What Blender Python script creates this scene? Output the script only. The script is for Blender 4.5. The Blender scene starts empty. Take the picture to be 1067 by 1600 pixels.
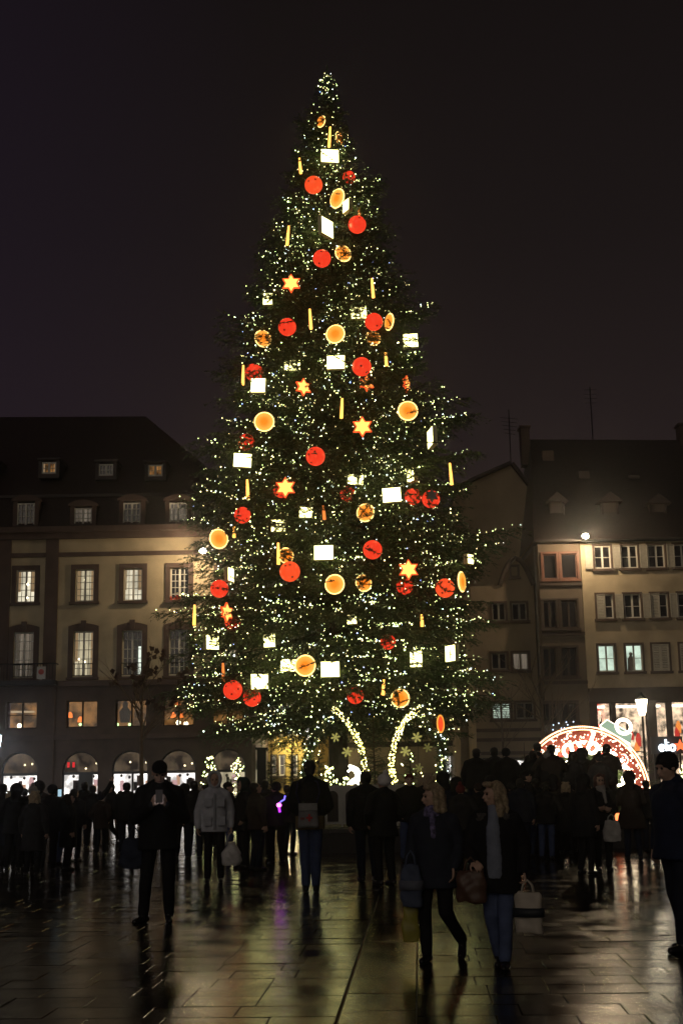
import bpy, math, random
import numpy as np
from math import sin, cos, pi, radians, sqrt, atan2
from mathutils import Vector, Matrix

random.seed(7)
RNG = np.random.default_rng(11)
scene = bpy.context.scene
COL = scene.collection

# ------------------------------------------------------------------ camera
CAM_H = 1.62
PITCH = math.atan(412 / 2000.0)
ROLL = radians(1.0)
FOC = 2000.0                                   # focal length in photograph pixels (1067 x 1600)
cam_d = bpy.data.cameras.new('camera')
cam = bpy.data.objects.new('camera', cam_d)
COL.objects.link(cam)
cam_d.sensor_fit = 'VERTICAL'
cam_d.sensor_height = 36.0
cam_d.lens = FOC / 1600.0 * 36.0
cam_d.clip_end = 2000.0
cam_d.clip_start = 0.1
FWD = Vector((0, cos(PITCH), sin(PITCH)))
UP0 = Vector((0, -sin(PITCH), cos(PITCH)))
RT0 = Vector((1, 0, 0))
RT = RT0 * cos(ROLL) - UP0 * sin(ROLL)
UP = UP0 * cos(ROLL) + RT0 * sin(ROLL)
CPOS = Vector((0, 0, CAM_H))
m = Matrix((RT, UP, -FWD)).transposed().to_4x4()
m.translation = CPOS
cam.matrix_world = m
scene.camera = cam

def ray(px, py):
    return (FWD * FOC + RT * (px - 533.5) - UP * (py - 800.0)) / FOC
def P(px, py, Y):
    """point in the vertical plane y = Y seen at a photograph pixel"""
    d = ray(px, py)
    return CPOS + d * (Y / d.y)
def G(px, py):
    """point on the ground"""
    d = ray(px, py)
    return CPOS + d * (-CAM_H / d.z)
def mpp(Y):
    """metres per photograph pixel at eye level in the plane y = Y"""
    return Y * cos(PITCH) / FOC
def mp(p):
    """metres per photograph pixel at a point"""
    return (Vector(p) - CPOS).dot(FWD) / FOC

# ------------------------------------------------------------------ night sky, dim city light, exposure
world = bpy.data.worlds.new('World')
scene.world = world
world.use_nodes = True
wn = world.node_tree
wn.nodes.clear()
w_out = wn.nodes.new('ShaderNodeOutputWorld')
w_bg = wn.nodes.new('ShaderNodeBackground')
w_tc = wn.nodes.new('ShaderNodeTexCoord')
w_sep = wn.nodes.new('ShaderNodeSeparateXYZ')
w_ramp = wn.nodes.new('ShaderNodeValToRGB')
w_mr = wn.nodes.new('ShaderNodeMapRange')
w_mix = wn.nodes.new('ShaderNodeMix'); w_mix.data_type = 'RGBA'
wn.links.new(w_tc.outputs['Generated'], w_sep.inputs[0])
wn.links.new(w_sep.outputs['Z'], w_ramp.inputs['Fac'])
cr = w_ramp.color_ramp
cr.elements[0].position = 0.0;  cr.elements[0].color = (0.0255, 0.0175, 0.0172, 1)
cr.elements[1].position = 0.75; cr.elements[1].color = (0.0036, 0.0028, 0.0027, 1)
e = cr.elements.new(0.22); e.color = (0.0175, 0.0118, 0.0120, 1)
e = cr.elements.new(0.40); e.color = (0.0105, 0.0076, 0.0075, 1)
wn.links.new(w_sep.outputs['X'], w_mr.inputs['Value'])
w_mr.inputs['From Min'].default_value = -0.05; w_mr.inputs['From Max'].default_value = -0.40
w_mix.inputs['B'].default_value = (0.0145, 0.0085, 0.0230, 1)
w_half = wn.nodes.new('ShaderNodeMath'); w_half.operation = 'MULTIPLY'; w_half.inputs[1].default_value = 0.45
wn.links.new(w_mr.outputs['Result'], w_half.inputs[0])
wn.links.new(w_half.outputs[0], w_mix.inputs['Factor'])
wn.links.new(w_ramp.outputs['Color'], w_mix.inputs['A'])
wn.links.new(w_mix.outputs['Result'], w_bg.inputs['Color'])
w_bg.inputs['Strength'].default_value = 1.0
wn.links.new(w_bg.outputs[0], w_out.inputs['Surface'])

sun_d = bpy.data.lights.new('sun', 'SUN')
sun_d.energy = 0.18
sun_d.angle = radians(40)
sun_d.color = (1.0, 0.86, 0.70)
sun = bpy.data.objects.new('sun', sun_d)
COL.objects.link(sun)
sun.rotation_euler = Vector((0.25, 0.9, -0.36)).to_track_quat('-Z', 'Y').to_euler()

scene.view_settings.view_transform = 'Standard'
scene.view_settings.look = 'None'
scene.view_settings.exposure = 0.0
scene.view_settings.gamma = 1.0
scene.view_settings.use_curve_mapping = False
cy = scene.cycles
cy.use_denoising = True
try: cy.denoiser = 'OPENIMAGEDENOISE'
except Exception: pass
cy.max_bounces = 5
cy.diffuse_bounces = 2
cy.glossy_bounces = 3
cy.transparent_max_bounces = 8
cy.sample_clamp_indirect = 4.0
cy.use_light_tree = True
cy.volume_bounces = 0

# ------------------------------------------------------------------ materials
MATS = {}
def mat(name, color, rough=0.7, metal=0.0, var=0.0, scale=6.0, bump=0.0, bscale=None, emit=None, estr=0.0, spec=0.5, sheen=0.0):
    if name in MATS: return MATS[name]
    mt = bpy.data.materials.new(name); mt.use_nodes = True
    nt = mt.node_tree; b = nt.nodes['Principled BSDF']
    b.inputs['Base Color'].default_value = (*color, 1)
    b.inputs['Roughness'].default_value = rough
    b.inputs['Metallic'].default_value = metal
    b.inputs['Specular IOR Level'].default_value = spec
    if sheen: b.inputs['Sheen Weight'].default_value = sheen
    if var or bump:
        tc = nt.nodes.new('ShaderNodeTexCoord')
        nz = nt.nodes.new('ShaderNodeTexNoise'); nz.inputs['Scale'].default_value = scale; nz.inputs['Detail'].default_value = 6
        nt.links.new(tc.outputs['Object'], nz.inputs['Vector'])
        if var:
            mr = nt.nodes.new('ShaderNodeMapRange'); mr.inputs['From Min'].default_value = 0.3; mr.inputs['From Max'].default_value = 0.7
            mr.inputs['To Min'].default_value = 1 - var; mr.inputs['To Max'].default_value = 1 + var
            nt.links.new(nz.outputs['Fac'], mr.inputs['Value'])
            mx = nt.nodes.new('ShaderNodeVectorMath'); mx.operation = 'SCALE'
            mx.inputs[0].default_value = color
            nt.links.new(mr.outputs['Result'], mx.inputs['Scale'])
            nt.links.new(mx.outputs[0], b.inputs['Base Color'])
        if bump:
            n2 = nt.nodes.new('ShaderNodeTexNoise'); n2.inputs['Scale'].default_value = bscale or scale * 4; n2.inputs['Detail'].default_value = 4
            nt.links.new(tc.outputs['Object'], n2.inputs['Vector'])
            bp = nt.nodes.new('ShaderNodeBump'); bp.inputs['Strength'].default_value = bump; bp.inputs['Distance'].default_value = 0.02
            nt.links.new(n2.outputs['Fac'], bp.inputs['Height'])
            nt.links.new(bp.outputs[0], b.inputs['Normal'])
    if emit is not None:
        b.inputs['Emission Color'].default_value = (*emit, 1)
        b.inputs['Emission Strength'].default_value = estr
    MATS[name] = mt
    return mt

def emis(name, color, strength, noise=None, sampling='AUTO'):
    """a surface that gives off light; noise = (scale xyz, low factor) breaks the glow up (things behind the pane)"""
    if name in MATS: return MATS[name]
    mt = bpy.data.materials.new(name); mt.use_nodes = True
    nt = mt.node_tree; nt.nodes.clear()
    o = nt.nodes.new('ShaderNodeOutputMaterial'); em = nt.nodes.new('ShaderNodeEmission')
    em.inputs['Color'].default_value = (*color, 1); em.inputs['Strength'].default_value = strength
    if noise:
        sc, lo, hi = noise
        tc = nt.nodes.new('ShaderNodeTexCoord'); mp = nt.nodes.new('ShaderNodeMapping')
        mp.inputs['Scale'].default_value = sc
        oi = nt.nodes.new('ShaderNodeObjectInfo')
        vm = nt.nodes.new('ShaderNodeVectorMath'); vm.operation = 'ADD'
        nt.links.new(tc.outputs['Object'], mp.inputs['Vector'])
        nt.links.new(mp.outputs[0], vm.inputs[0])
        sc2 = nt.nodes.new('ShaderNodeMath'); sc2.operation = 'MULTIPLY'; sc2.inputs[1].default_value = 60
        nt.links.new(oi.outputs['Random'], sc2.inputs[0]); nt.links.new(sc2.outputs[0], vm.inputs[1])
        nz = nt.nodes.new('ShaderNodeTexNoise'); nz.inputs['Scale'].default_value = 1; nz.inputs['Detail'].default_value = 3
        nt.links.new(vm.outputs[0], nz.inputs['Vector'])
        mr = nt.nodes.new('ShaderNodeMapRange'); mr.inputs['From Min'].default_value = 0.38; mr.inputs['From Max'].default_value = 0.62
        mr.inputs['To Min'].default_value = strength * lo; mr.inputs['To Max'].default_value = strength * hi
        nt.links.new(nz.outputs['Fac'], mr.inputs['Value']); nt.links.new(mr.outputs['Result'], em.inputs['Strength'])
    nt.links.new(em.outputs[0], o.inputs['Surface'])
    try: mt.cycles.emission_sampling = sampling
    except Exception: pass
    MATS[name] = mt
    return mt

def glass_mat(name, tint=(0.9, 0.9, 0.9), refl=0.18):
    if name in MATS: return MATS[name]
    mt = bpy.data.materials.new(name); mt.use_nodes = True
    nt = mt.node_tree; nt.nodes.clear()
    o = nt.nodes.new('ShaderNodeOutputMaterial'); tr = nt.nodes.new('ShaderNodeBsdfTransparent'); gl = nt.nodes.new('ShaderNodeBsdfGlossy')
    tr.inputs['Color'].default_value = (*tint, 1); gl.inputs['Roughness'].default_value = 0.02
    mx = nt.nodes.new('ShaderNodeMixShader'); mx.inputs[0].default_value = refl
    nt.links.new(tr.outputs[0], mx.inputs[1]); nt.links.new(gl.outputs[0], mx.inputs[2]); nt.links.new(mx.outputs[0], o.inputs['Surface'])
    MATS[name] = mt
    return mt

# ------------------------------------------------------------------ mesh collector
class MB:
    def __init__(s): s.v = []; s.f = []
    def add(s, vs, fs):
        o = len(s.v); s.v += [tuple(p) for p in vs]; s.f += [tuple(i + o for i in f) for f in fs]; return s
    def quad(s, a, b, c, d): return s.add([a, b, c, d], [(0, 1, 2, 3)])
    def box(s, x0, x1, y0, y1, z0, z1):
        return s.add([(x0, y0, z0), (x1, y0, z0), (x1, y1, z0), (x0, y1, z0), (x0, y0, z1), (x1, y0, z1), (x1, y1, z1), (x0, y1, z1)],
                     [(0, 3, 2, 1), (4, 5, 6, 7), (0, 1, 5, 4), (1, 2, 6, 5), (2, 3, 7, 6), (3, 0, 4, 7)])
    def prism(s, poly, y0, y1):
        """poly: (x, z) outline, extruded from y0 to y1"""
        n = len(poly)
        vs = [(x, y0, z) for x, z in poly] + [(x, y1, z) for x, z in poly]
        fs = [tuple(range(n)), tuple(range(2 * n - 1, n - 1, -1))] + [(i, i + n, (i + 1) % n + n, (i + 1) % n) for i in range(n)]
        return s.add(vs, fs)
    def tube(s, pts, r, seg=6, closed=False):
        pts = [Vector(p) for p in pts]; n = len(pts)
        rs = r if isinstance(r, (list, tuple)) else [r] * n
        vs = []
        prev = None
        for i, p in enumerate(pts):
            if closed: t = pts[(i + 1) % n] - pts[i - 1]
            else: t = pts[min(i + 1, n - 1)] - pts[max(i - 1, 0)]
            t = t.normalized() if t.length > 1e-9 else Vector((0, 0, 1))
            if prev is None:
                a = Vector((0, 0, 1)) if abs(t.z) < 0.9 else Vector((1, 0, 0))
                u = t.cross(a).normalized()
            else:
                u = (prev - t * prev.dot(t))
                u = u.normalized() if u.length > 1e-6 else t.orthogonal().normalized()
            prev = u; w = t.cross(u)
            for k in range(seg):
                a = 2 * pi * k / seg
                vs.append(p + (u * cos(a) + w * sin(a)) * rs[i])
        fs = []
        for i in range(n if closed else n - 1):
            j = (i + 1) % n
            for k in range(seg):
                k2 = (k + 1) % seg
                fs.append((i * seg + k, i * seg + k2, j * seg + k2, j * seg + k))
        if not closed:
            fs.append(tuple(range(seg - 1, -1, -1))); fs.append(tuple((n - 1) * seg + k for k in range(seg)))
        return s.add(vs, fs)
    def sphere(s, c, r, nu=12, nv=8, sc=(1, 1, 1), rot=None):
        c = Vector(c); vs = []
        for j in range(1, nv):
            th = pi * j / nv
            for i in range(nu):
                ph = 2 * pi * i / nu
                p = Vector((sin(th) * cos(ph) * sc[0], sin(th) * sin(ph) * sc[1], cos(th) * sc[2])) * r
                if rot is not None: p = rot @ p
                vs.append(c + p)
        t = Vector((0, 0, sc[2] * r)); b = -t
        if rot is not None: t = rot @ t; b = rot @ b
        vs += [c + t, c + b]; T = len(vs) - 2; B = T + 1; fs = []
        for j in range(nv - 2):
            for i in range(nu):
                i2 = (i + 1) % nu
                fs.append((j * nu + i, (j + 1) * nu + i, (j + 1) * nu + i2, j * nu + i2))
        for i in range(nu):
            i2 = (i + 1) % nu
            fs.append((T, i, i2)); fs.append((B, (nv - 2) * nu + i2, (nv - 2) * nu + i))
        return s.add(vs, fs)
    def capsule(s, p0, p1, r0, r1=None, seg=12, flat=None):
        """tapered limb with round ends"""
        r1 = r0 if r1 is None else r1
        p0 = Vector(p0); p1 = Vector(p1); d = p1 - p0
        t = d.normalized() if d.length > 1e-6 else Vector((0, 0, 1))
        pts = []; rs = []
        for k in range(4):
            a = pi / 2 * (1 - k / 4); pts.append(p0 - t * r0 * sin(a)); rs.append(max(r0 * cos(a), r0 * 0.05))
        pts.append(p0); rs.append(r0); pts.append(p1); rs.append(r1)
        for k in range(1, 5):
            a = pi / 2 * k / 4; pts.append(p1 + t * r1 * sin(a)); rs.append(max(r1 * cos(a), r1 * 0.05))
        return s.tube(pts, rs, seg)
    def loft(s, secs, seg=20, rot=None):
        """secs: (center, rx, ry) ellipses stacked"""
        n = len(secs); vs = []
        for c, rx, ry in secs:
            for k in range(seg):
                a = 2 * pi * k / seg; p = Vector((cos(a) * rx, sin(a) * ry, 0))
                if rot is not None: p = rot @ p
                vs.append(Vector(c) + p)
        fs = [(i * seg + k, i * seg + (k + 1) % seg, (i + 1) * seg + (k + 1) % seg, (i + 1) * seg + k) for i in range(n - 1) for k in range(seg)]
        fs += [tuple(range(seg - 1, -1, -1)), tuple((n - 1) * seg + k for k in range(seg))]
        return s.add(vs, fs)
    def mesh(s, name, origin=(0, 0, 0), smooth=False):
        o = Vector(origin); me = bpy.data.meshes.new(name)
        me.from_pydata([tuple(Vector(p) - o) for p in s.v], [], s.f)
        if smooth: me.polygons.foreach_set('use_smooth', [True] * len(me.polygons))
        me.update(); return me
    def build(s, name, material, parent=None, origin=None, smooth=False):
        if origin is None:
            origin = root_of(parent) if parent else (0, 0, 0)
        me = s.mesh(name, origin, smooth)
        mats = material if isinstance(material, list) else [material]
        for q in mats: me.materials.append(q)
        ob = bpy.data.objects.new(name, me); COL.objects.link(ob)
        if parent: ob.parent = parent
        else: ob.location = origin
        return ob

def root_of(o):
    L = Vector((0, 0, 0))
    while o: L = L + o.location; o = o.parent
    return L
def tag(o, label=None, cat=None, group=None, kind=None):
    if label: o['label'] = label
    if cat: o['category'] = cat
    if group: o['group'] = group
    if kind: o['kind'] = kind
    return o
def thing(name, loc, label, cat, group=None, rz=0.0):
    o = bpy.data.objects.new(name, None); COL.objects.link(o); o.location = loc; o.rotation_euler = (0, 0, rz)
    o.empty_display_size = 0.2
    return tag(o, label, cat, group)
def np_mesh(name, V, F, mats, midx=None, smooth=False):
    """V (n,3) and F (m,k) arrays to a mesh"""
    me = bpy.data.meshes.new(name); k = F.shape[1]; mcount = len(F)
    me.vertices.add(len(V)); me.vertices.foreach_set('co', V.astype(np.float32).ravel())
    me.loops.add(mcount * k); me.loops.foreach_set('vertex_index', F.astype(np.int32).ravel())
    me.polygons.add(mcount); me.polygons.foreach_set('loop_start', np.arange(0, mcount * k, k, dtype=np.int32))
    try: me.polygons.foreach_set('loop_total', np.full(mcount, k, dtype=np.int32))
    except Exception: pass
    for q in mats: me.materials.append(q)
    if midx is not None: me.polygons.foreach_set('material_index', midx.astype(np.int32))
    if smooth: me.polygons.foreach_set('use_smooth', np.ones(mcount, dtype=bool))
    me.update(calc_edges=True); me.validate(); return me
def link_mesh(name, me, parent=None, loc=(0, 0, 0)):
    o = bpy.data.objects.new(name, me); COL.objects.link(o); o.location = loc
    if parent: o.parent = parent
    return o
ORD = ['zeroth', 'first', 'second', 'third', 'fourth', 'fifth', 'sixth', 'seventh', 'eighth', 'ninth', 'tenth', 'eleventh', 'twelfth', 'thirteenth',
       'fourteenth', 'fifteenth', 'sixteenth', 'seventeenth', 'eighteenth', 'nineteenth', 'twentieth', 'twenty-first', 'twenty-second', 'twenty-third',
       'twenty-fourth', 'twenty-fifth', 'twenty-sixth', 'twenty-seventh', 'twenty-eighth']

# ------------------------------------------------------------------ ground: wet paving
def wet_stone(name, base, bscale=1.0):
    mt = bpy.data.materials.new(name); mt.use_nodes = True
    nt = mt.node_tree; b = nt.nodes['Principled BSDF']
    geo = nt.nodes.new('ShaderNodeNewGeometry'); oi = nt.nodes.new('ShaderNodeObjectInfo')
    n1 = nt.nodes.new('ShaderNodeTexNoise'); n1.inputs['Scale'].default_value = 1.9; n1.inputs['Detail'].default_value = 5
    n2 = nt.nodes.new('ShaderNodeTexNoise'); n2.inputs['Scale'].default_value = 42 * bscale; n2.inputs['Detail'].default_value = 6; n2.inputs['Roughness'].default_value = 0.65
    n3 = nt.nodes.new('ShaderNodeTexNoise'); n3.inputs['Scale'].default_value = 3.0; n3.inputs['Detail'].default_value = 3
    for n in (n1, n2, n3): nt.links.new(geo.outputs['Position'], n.inputs['Vector'])
    rr = nt.nodes.new('ShaderNodeMapRange'); rr.inputs['From Min'].default_value = 0.35; rr.inputs['From Max'].default_value = 0.65
    rr.inputs['To Min'].default_value = 0.07; rr.inputs['To Max'].default_value = 0.19
    nt.links.new(n1.outputs['Fac'], rr.inputs['Value'])
    rj = nt.nodes.new('ShaderNodeMath'); rj.operation = 'MULTIPLY_ADD'; rj.inputs[1].default_value = 0.05
    nt.links.new(oi.outputs['Random'], rj.inputs[0]); nt.links.new(rr.outputs['Result'], rj.inputs[2])
    nt.links.new(rj.outputs[0], b.inputs['Roughness'])
    mx = nt.nodes.new('ShaderNodeMix'); mx.data_type = 'RGBA'
    mx.inputs['A'].default_value = (base * 0.6, base * 0.48, base * 0.32, 1); mx.inputs['B'].default_value = (base * 1.4, base * 1.12, base * 0.75, 1)
    ad = nt.nodes.new('ShaderNodeMath'); ad.operation = 'MULTIPLY_ADD'; ad.inputs[1].default_value = 0.5
    nt.links.new(oi.outputs['Random'], ad.inputs[0]); 
    sb = nt.nodes.new('ShaderNodeMath'); sb.operation = 'MULTIPLY'; sb.inputs[1].default_value = 0.6
    nt.links.new(n2.outputs['Fac'], sb.inputs[0]); nt.links.new(sb.outputs[0], ad.inputs[2]); nt.links.new(ad.outputs[0], mx.inputs['Factor'])
    nt.links.new(mx.outputs['Result'], b.inputs['Base Color'])
    bp = nt.nodes.new('ShaderNodeBump'); bp.inputs['Strength'].default_value = 0.8; bp.inputs['Distance'].default_value = 0.0014
    nt.links.new(n2.outputs['Fac'], bp.inputs['Height'])
    bp2 = nt.nodes.new('ShaderNodeBump'); bp2.inputs['Strength'].default_value = 0.2; bp2.inputs['Distance'].default_value = 0.008
    nt.links.new(n3.outputs['Fac'], bp2.inputs['Height']); nt.links.new(bp.outputs[0], bp2.inputs['Normal'])
    nt.links.new(bp2.outputs[0], b.inputs['Normal'])
    b.inputs['IOR'].default_value = 1.42
    MATS[name] = mt
    return mt
M_slab = wet_stone('wet_granite', 0.017)
M_joint = mat('dark_wet_joint', (0.014, 0.012, 0.010), 0.4)
M_ground = wet_stone('wet_square', 0.017)

gmb = MB()
# bed under the slabs, plain square beyond
gmb.quad((-400, -60, -0.035), (400, -60, -0.035), (400, 36, -0.035), (-400, 36, -0.035))
bed = gmb.build('square', M_joint); tag(bed, kind='structure')
far = MB().quad((-400, 36, -0.004), (400, 36, -0.004), (400, 900, -0.004), (-400, 900, -0.004))
far.quad((-400, 36, -0.035), (400, 36, -0.035), (400, 36, -0.004), (-400, 36, -0.004))
pave = far.build('pavement', M_ground); tag(pave, kind='structure')

SL_D = 0.43
GA = radians(3.2)                # the paving runs slightly to the right of the view
def gp(u, v): return (u * cos(GA) + v * sin(GA), -u * sin(GA) + v * cos(GA))
def slab_mesh(w, d, name='paving_slab'):
    b = 0.005; h = 0.03
    vs = []
    for (ins, z) in ((0, -h), (0, -b), (b, 0)):
        for sx, sy in ((-1, -1), (1, -1), (1, 1), (-1, 1)):
            vs.append((sx * (w / 2 - ins), sy * (d / 2 - ins), z))
    fs = [(8, 9, 10, 11)]
    for l in (0, 4):
        for k in range(4): fs.append((l + k, l + (k + 1) % 4, l + 4 + (k + 1) % 4, l + 4 + k))
    me = bpy.data.meshes.new(name); me.from_pydata(vs, [], fs); me.materials.append(M_slab); me.update(); return me
GAP = 0.005
SLABW = [0.46, 0.54, 0.62, 0.72]
slab_meshes = {w: slab_mesh(w - GAP, SL_D - GAP * .6) for w in SLABW}
strip_x = (-0.60, -0.065)        # a band of stones running away from the camera between two long joints
cand = []; band = []
y = 8.0
while y < 37.0:
    half = y * 0.32 + 2.2
    x = strip_x[1] + random.choice((0, 0, .3)) * 0
    first = True
    while x < half:
        w = random.choice(SLABW)
        cand.append((x + w / 2, y + SL_D / 2, w)); x += w
    x = strip_x[0] - .012
    while x > -half - 2.5:
        w = random.choice(SLABW)
        cand.append((x - w / 2, y + SL_D / 2, w)); x -= w
    y += SL_D
band_me = slab_mesh(strip_x[1] - strip_x[0] - .012, 0.74)
yy = 8.0
while yy < 37: band.append((sum(strip_x) / 2, yy + 0.375, 'band')); yy += 0.75
def in_view(u, v):
    x, yv = gp(u, v); d = Vector((x, yv, 0)) - CPOS
    z = d.dot(FWD); return yv > 8.6 and abs(d.dot(RT) / z) < 0.295
allslabs = [c for c in cand + band if in_view(c[0], c[1])]
allslabs.sort(key=lambda c: c[1])
hidden = [c for c in cand + band if not in_view(c[0], c[1]) and c[1] > 7]
for i, (u, v, w) in enumerate(allslabs[:300]):
    me = band_me if w == 'band' else slab_meshes[w]; x, yv = gp(u, v)
    o = link_mesh('paving_slab', me, bed, (x, yv, random.gauss(0, 0.0009)))
    o.rotation_euler = (random.gauss(0, 0.0036), random.gauss(0, 0.0032), -GA + random.gauss(0, 0.0015))
rb = MB()
for (u, v, w) in allslabs[300:] + hidden:
    ww = (strip_x[1] - strip_x[0] - .012) if w == 'band' else w - GAP
    dd = 0.37 if w == 'band' else (SL_D - GAP * .6) / 2
    z = random.gauss(0, 0.0009); tx = random.gauss(0, 0.0045) * ww; ty = random.gauss(0, 0.0055) * dd
    q4 = [gp(u - ww / 2, v - dd), gp(u + ww / 2, v - dd), gp(u + ww / 2, v + dd), gp(u - ww / 2, v + dd)]; zz = (z - tx - ty, z + tx - ty, z + tx + ty, z - tx + ty)
    rb.add([(a, b, -0.035) for a, b in q4] + [(a, b, c) for (a, b), c in zip(q4, zz)],
           [(4, 5, 6, 7), (0, 1, 5, 4), (1, 2, 6, 5), (2, 3, 7, 6), (3, 0, 4, 7)])
ro = rb.build('paving_slab', M_slab, bed); ro['kind'] = 'stuff'
# ------------------------------------------------------------------ facades
M_plaster = mat('cream_plaster', (0.44, 0.36, 0.24), 0.9, var=0.22, scale=0.9, bump=0.2, bscale=18)
M_sand = mat('red_sandstone', (0.085, 0.055, 0.045), 0.85, var=0.25, scale=1.6, bump=0.3, bscale=14)
M_sandd = mat('dark_sandstone', (0.085, 0.056, 0.042), 0.85, var=0.3, scale=1.2, bump=0.4, bscale=9)
M_white = mat('white_paint', (0.62, 0.60, 0.55), 0.6, var=0.08, scale=3)
M_greywood = mat('grey_wood', (0.22, 0.20, 0.18), 0.7, var=0.2, scale=4)
M_brownwood = mat('red_brown_wood', (0.16, 0.065, 0.04), 0.6, var=0.2, scale=3)
M_darkwood = mat('dark_timber', (0.05, 0.033, 0.024), 0.75, var=0.25, scale=3)
M_iron = mat('black_iron', (0.015, 0.015, 0.016), 0.45, metal=0.6)
M_pale = mat('pale_plaster', (0.42, 0.34, 0.23), 0.9, var=0.22, scale=0.9, bump=0.2, bscale=16)
M_beige = mat('beige_plaster', (0.26, 0.20, 0.14), 0.9, var=0.2, scale=0.6, bump=0.2, bscale=16)
M_ochre = mat('yellow_plaster', (0.55, 0.42, 0.13), 0.9, var=0.1, scale=0.6)
M_darkglass = mat('dark_window_glass', (0.012, 0.012, 0.014), 0.04, spec=0.8)
M_clear = glass_mat('clear_glass', refl=0.10)
M_tintglass = glass_mat('lunette_glass', (0.75, 0.72, 0.66), refl=0.38)
def roof_mat(name, c):
    mt = bpy.data.materials.new(name); mt.use_nodes = True; nt = mt.node_tree; b = nt.nodes['Principled BSDF']
    geo = nt.nodes.new('ShaderNodeNewGeometry'); sp = nt.nodes.new('ShaderNodeSeparateXYZ'); cb = nt.nodes.new('ShaderNodeCombineXYZ')
    nt.links.new(geo.outputs['Position'], sp.inputs[0]); nt.links.new(sp.outputs['X'], cb.inputs['X']); nt.links.new(sp.outputs['Z'], cb.inputs['Y'])
    br = nt.nodes.new('ShaderNodeTexBrick'); br.inputs['Scale'].default_value = 4.0; br.inputs['Color1'].default_value = (*c, 1)
    br.inputs['Color2'].default_value = (c[0] * 0.6, c[1] * 0.6, c[2] * 0.6, 1); br.inputs['Mortar'].default_value = (c[0] * 0.3, c[1] * 0.3, c[2] * 0.3, 1)
    nt.links.new(cb.outputs[0], br.inputs['Vector']); nt.links.new(br.outputs['Color'], b.inputs['Base Color'])
    bp = nt.nodes.new('ShaderNodeBump'); bp.inputs['Distance'].default_value = 0.03; bp.inputs['Strength'].default_value = 0.6
    nt.links.new(br.outputs['Fac'], bp.inputs['Height']); bp.invert = True; nt.links.new(bp.outputs[0], b.inputs['Normal'])
    b.inputs['Roughness'].default_value = 0.55; MATS[name] = mt; return mt
M_roof = roof_mat('roof_tiles', (0.045, 0.028, 0.022))
M_roof2 = roof_mat('old_roof_tiles', (0.034, 0.022, 0.019))
# lit interiors
E_cream = emis('lit_cream_room', (1.0, 0.86, 0.56), 0.62, ((2.2, 2.2, 0.8), 0.55, 1.15))
E_bright = emis('lit_bright_room', (1.0, 0.90, 0.66), 0.85, ((2.2, 2.2, 0.8), 0.6, 1.2))
E_dim = emis('dim_curtained_room', (1.0, 0.82, 0.62), 0.13, ((6, 2, 0.3), 0.5, 1.3))
E_amber = emis('amber_room', (1.0, 0.46, 0.13), 0.20, ((1.6, 1.6, 1.6), 0.15, 1.6))
E_green = emis('greenish_lit_room', (0.80, 1.0, 0.80), 0.80, ((1.8, 1.8, 1.8), 0.7, 1.2))
E_shop = emis('bright_shop_interior', (1.0, 0.95, 0.90), 2.0, ((1.6, 1.6, 1.6), 0.35, 1.4))
E_shopw = emis('warm_shop_interior', (1.0, 0.72, 0.48), 0.9, ((2.6, 2.6, 2.6), 0.1, 1.9))
E_shopr = emis('red_shop_display', (1.0, 0.10, 0.06), 0.9, ((3, 3, 1), 0.15, 1.6))
E_lamp = emis('orange_lampshade', (1.0, 0.22, 0.04), 1.6)
E_spot = emis('small_bright_lamp', (1.0, 0.86, 0.55), 5.0)
E_greenlamp = emis('small_green_lamp', (0.55, 1.0, 0.35), 3.0)
E_flood = emis('floodlight_lens', (1.0, 0.84, 0.60), 160.0)
E_red = emis('red_neon', (1.0, 0.03, 0.04), 1.6)

def wall_holes(mb, x0, x1, z0, z1, yf, holes, depth=0.22):
    """front face at y = yf with openings (x0,x1,z0,z1[,arch]) and their reveals"""
    xs = sorted({x0, x1, *[h[0] for h in holes], *[h[1] for h in holes]}); zs = sorted({z0, z1, *[h[2] for h in holes], *[h[3] for h in holes]})
    xs = [x for x in xs if x0 <= x <= x1]; zs = [z for z in zs if z0 <= z <= z1]
    for i in range(len(xs) - 1):
        for j in range(len(zs) - 1):
            cx = (xs[i] + xs[i + 1]) / 2; cz = (zs[j] + zs[j + 1]) / 2
            if any(h[0] < cx < h[1] and h[2] < cz < h[3] for h in holes): continue
            mb.quad((xs[i], yf, zs[j]), (xs[i + 1], yf, zs[j]), (xs[i + 1], yf, zs[j + 1]), (xs[i], yf, zs[j + 1]))
    for h in holes:
        a, b, c, d = h[:4]; arch = h[4] if len(h) > 4 else 0
        sp = d - arch
        mb.quad((a, yf, c), (a, yf, sp), (a, yf + depth, sp), (a, yf + depth, c))
        mb.quad((b, yf, sp), (b, yf, c), (b, yf + depth, c), (b, yf + depth, sp))
        mb.quad((a, yf, c), (b, yf, c), (b, yf + depth, c), (a, yf + depth, c))
        if arch:
            n = 12; cx = (a + b) / 2; rx = (b - a) / 2
            arc = [(cx - rx * cos(pi * k / n), sp + arch * sin(pi * k / n)) for k in range(n + 1)]
            for k in range(n):
                (xa, za), (xb, zb) = arc[k], arc[k + 1]
                mb.quad((xa, yf, za), (xb, yf, zb), (xb, yf, d), (xa, yf, d))
                mb.quad((xa, yf, za), (xa, yf + depth, za), (xb, yf + depth, zb), (xb, yf, zb))
        else:
            mb.quad((a, yf, d), (a, yf + depth, d), (b, yf + depth, d), (b, yf, d))

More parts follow.
